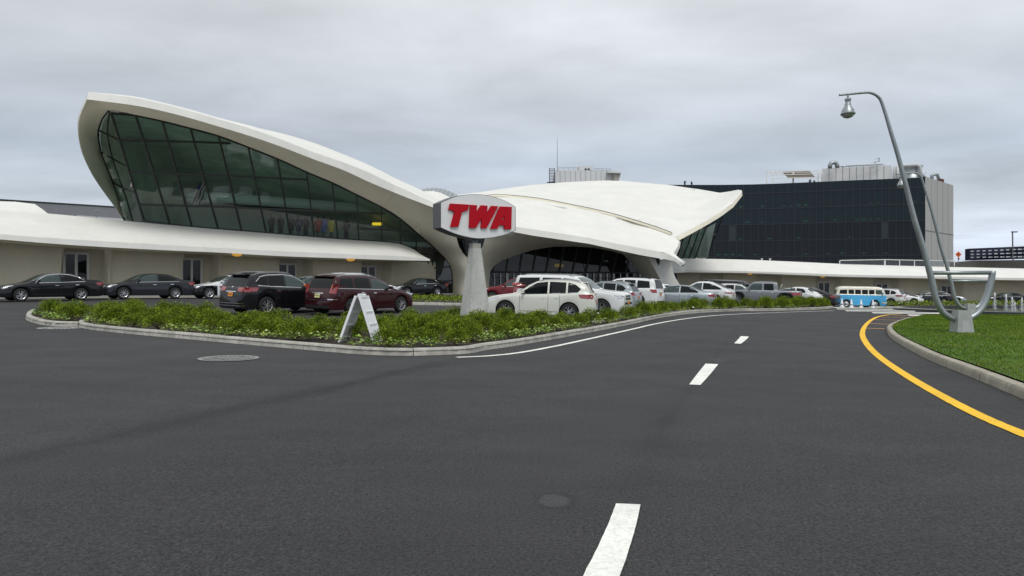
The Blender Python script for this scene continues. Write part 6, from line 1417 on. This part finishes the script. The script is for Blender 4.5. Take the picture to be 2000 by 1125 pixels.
person(1351, 147, 353.5, (.03, .025, .025), 'person in dark clothes on the roof edge, right of another', -.06, .6)
person(1582, 140.5, 349, (.02, .022, .03), 'person in black standing under the pergola, the left of two', .03)
person(1590.5, 140.5, 350.5, (.07, .075, .08), 'person in grey standing under the pergola, the right of two', -.05, .5)
# ------------------------------------------------------------------ white tower box behind the dome
tw_ = empty('control_tower_block', P(1140, 350, 120), label='white panelled tower block with railings rising behind the domed roof', cat='building')
mb = MB(); v = [P(1085,366,118), P(1200,366,118), P(1200,333.5,118), P(1085,332.5,118)]; mb.prism(v, [p+Vector((0, 8, 0)) for p in v]); o = mb.build('wall', M['panelw'], tw_)
mb = MB()
for x in range(1094, 1200, 10): mb.bar(P(x, 360, 117.96), P(x, 333.5, 117.96), .05)
mb.build('panel_joints', M['galv'], o)
mb = MB(); v = [P(1130,333,121), P(1158,332,121), P(1158,324,121), P(1130,324,121)]; mb.prism(v, [p+Vector((0, 3, 0)) for p in v]); cab = mb.build('cabin', M['panelw'], tw_)
mb = MB()
for x in (1142, 1148): mb.add([P(x, 332, 120.9), P(x+4, 332, 120.9), P(x+4, 329, 120.9), P(x, 329, 120.9)], [(0, 1, 2, 3)])
mb.build('window', M['black'], cab)
mb = MB(); v = [P(1199,352,117), P(1209,352,117), P(1213,337,117), P(1199,337,117)]; mb.prism(v, [p+Vector((0, 3, 0)) for p in v]); mb.build('bracket', M['side'], tw_)
mb = MB(); v = [P(1187,337,116.5), P(1213,338.5,116.5), P(1213,335.5,116.5), P(1187,333.5,116.5)]; mb.prism(v, [p+Vector((0, 4, 0)) for p in v]); mb.build('ledge', M['panelw'], tw_)
mb = MB()
for a, b_, y in ((1091, 1131, 326.5), (1160, 1193, 329)):
    mb.bar(P(a, y, 118), P(b_, y+1, 118), .06); mb.bar(P(a, y+3, 118), P(b_, y+4, 118), .05)
    for x in np.linspace(a, b_, 5): mb.bar(P(x, y, 118), P(x, 334, 118), .05)
mb.build('railing', M['galv'], tw_)
mb = MB()
for x in (1073, 1083): mb.bar(P(x, 362, 116), P(x, 328, 116), .10)
for y in range(330, 358, 3): mb.bar(P(1073, y, 116), P(1083, y, 116), .09)
mb.bar(P(1068, 356.5, 116), P(1085, 356, 116), .15); mb.build('ladder_cage', M['black'], tw_)
mb = MB(); mb.tube([P(1088.5, 334, 118), P(1088.5, 300, 118), P(1088.5, 268, 118)], [.07, .05, .03], 6); tag(mb.build('radio_mast', M['galv']), 'tall thin radio mast rising beside the white tower block', 'mast')
# ------------------------------------------------------------------ left background
gb = empty('hangar_building', P(120, 420, 110), label='long low grey-roofed building behind the canopy at far left', cat='building')
v = [P(-260,372,104), P(-100,382,106), P(0,391,108), P(120,398.5,113), P(256,407,118)]; v2 = [P(-260,450,98), P(-100,450,100), P(0,445,102), P(120,445,108), P(256,445,113)]
a, f = loft([v, v2]); obj('roof', a, f, mat('dark_grey_cladding', (.10, .105, .115), .7, noise=[(.4, .08, (3, 3, .3))]), gb)
mb = MB()
for p, q in zip(v, v[1:]): mb.bar(p, q, .35)
mb.build('parapet', M['frame'], gb)
mb = MB()
for p, q in [(P(150,424,95), P(250,431.5,99))]: mb.bar(p, q, .5)
mb.build('ledge', M['panelw'], gb)
ws = T3([(-250,372,70),(0,393,72),(30,394,72),(68,398.5,72),(82,408,70),(96,419,67)]); wb2 = T3([(-250,430,60),(0,425,62),(30,426,62),(68,427,62),(82,427,62),(96,428,62)])
a, f = loft([ws, wb2]); o = obj('roof_slab', a, f, M['shell'], smooth=True); tag(o, 'white sloping roof slab showing above the canopy at far left', 'roof')
mb = MB(); mb.tube([P(188.5, 428, 80), P(188.5, 413, 80)], .06, 6); mb.box(P(188.5, 411, 80), (.28, .28, .2)); tag(mb.build('roof_light', M['galv']), 'small post light on the flat roof left of the great window', 'post light')
# ------------------------------------------------------------------ right background: viaduct, screen, road sign, pole
vd = empty('viaduct', P(1960, 520, 112), label='concrete viaduct parapet beyond the right canopy', cat='bridge')
v = [P(1855,513,118), P(1900,508.8,114), P(2010,507.5,106), P(2200,504,98), P(2700,498,90)]; v2 = [Vector((p.x, p.y, -1)) for p in v]
a, f = loft([[p+Vector((1, 6, 0)) for p in v], v, v2]); obj('parapet', a, f, mat('old_concrete', (.19, .185, .165), .9, noise=[(.2, .15, S1), (1.2, .1, (1, 1, .3)), (8, .08, S1)]), vd)
sc_ = empty('louvred_screen', P(1950, 500, 110), label='dark blue louvred screen of the car park at the right edge', cat='screen')
mb = MB(); v = [P(1893,508,112), P(2000,505,104), P(2300,498,90), P(2300,462,90), P(2000,481,104), P(1893,485.5,112)]; mb.prism(v, [p+Vector((.3, 1.5, 0)) for p in v]); o = mb.build('frame', mat('navy_metal', (.018, .022, .05), .5), sc_)
mb = MB()
for i in range(40):
    x = 1896+i*11.5
    for q, y in enumerate((491, 497, 502.8)):
        t = (x-1893)/107; s = y-(500-y)*.0-(t*(9-q*3))*.5; d = 1/((1-t)/112+t/104) if t < 1 else 104-(x-2000)/300*14
        mb.bar(P(x, s, d-.45), P(x+8.5, s-.35, d-.45), .04, .17)
mb.build('louvres', mat('louvre_silver', (.5, .52, .55), .5), o)
# right: construction road sign
rs = empty('road_sign', P(1872, 512, 108), label='orange diamond warning sign above the viaduct', cat='road sign')
mb = MB(); c = P(1872, 497, 108); d_ = .50; v = [c+Vector((d_, 0, 0)), c+Vector((0, 0, d_)), c+Vector((-d_, 0, 0)), c+Vector((0, 0, -d_))]; mb.prism(v, [p+Vector((0, .04, 0)) for p in v]); o = mb.build('sign_plate', mat('orange_sign', (.60, .11, .02), .5), rs)
mb = MB()
for (x, z, w_, h_) in [(0, .12, .10, .16), (-.06, -.03, .10, .12), (.08, -.10, .09, .16)]: mb.box(c+Vector((x, -.02, z)), (w_, .02, h_))
mb.build('symbol', M['black'], o)
mb = MB(); mb.box(P(1872.3, 505.2, 108), (.24, .05, .30)); mb.build('sub_plate', mat('sign_back', (.08, .02, .02), .6), rs)
mb = MB(); mb.tube([P(1872, 515, 108.1), P(1872, 501, 108.1)], .05, 6); mb.build('post', M['galv'], rs)
lp = empty('street_lamp', P(1978, 510, 104), label='thin dark street lamp standing behind the louvred screen', cat='street lamp')
mb = MB(); mb.tube([P(1978.5, 512, 103), P(1977.5, 453, 103)], .09, 8); mb.build('pole', M['signe'], lp); mb = MB(); mb.box(P(1981, 453, 103), (.8, .3, .16)); mb.build('lamp_head', M['signe'], lp)
# small sign on the far pavement behind the hedge (pale kerb line)
pv = []
for x in np.linspace(1330, 2380, 50):
    q = rwall(x); z = zg(q.x, q.y); e_ = q-rn*3.0; pv.append([q+rn*.8+Vector((0, 0, z+.13)), e_+Vector((0, 0, zg(e_.x, e_.y)+.13)), e_-rn*.02+Vector((0, 0, z-.1))])
v, f = loft([[r_[k] for r_ in pv] for k in range(3)]); tag(obj('pavement', v, f, M['side']), 'raised concrete pavement along the right terminal wall', kind='structure')
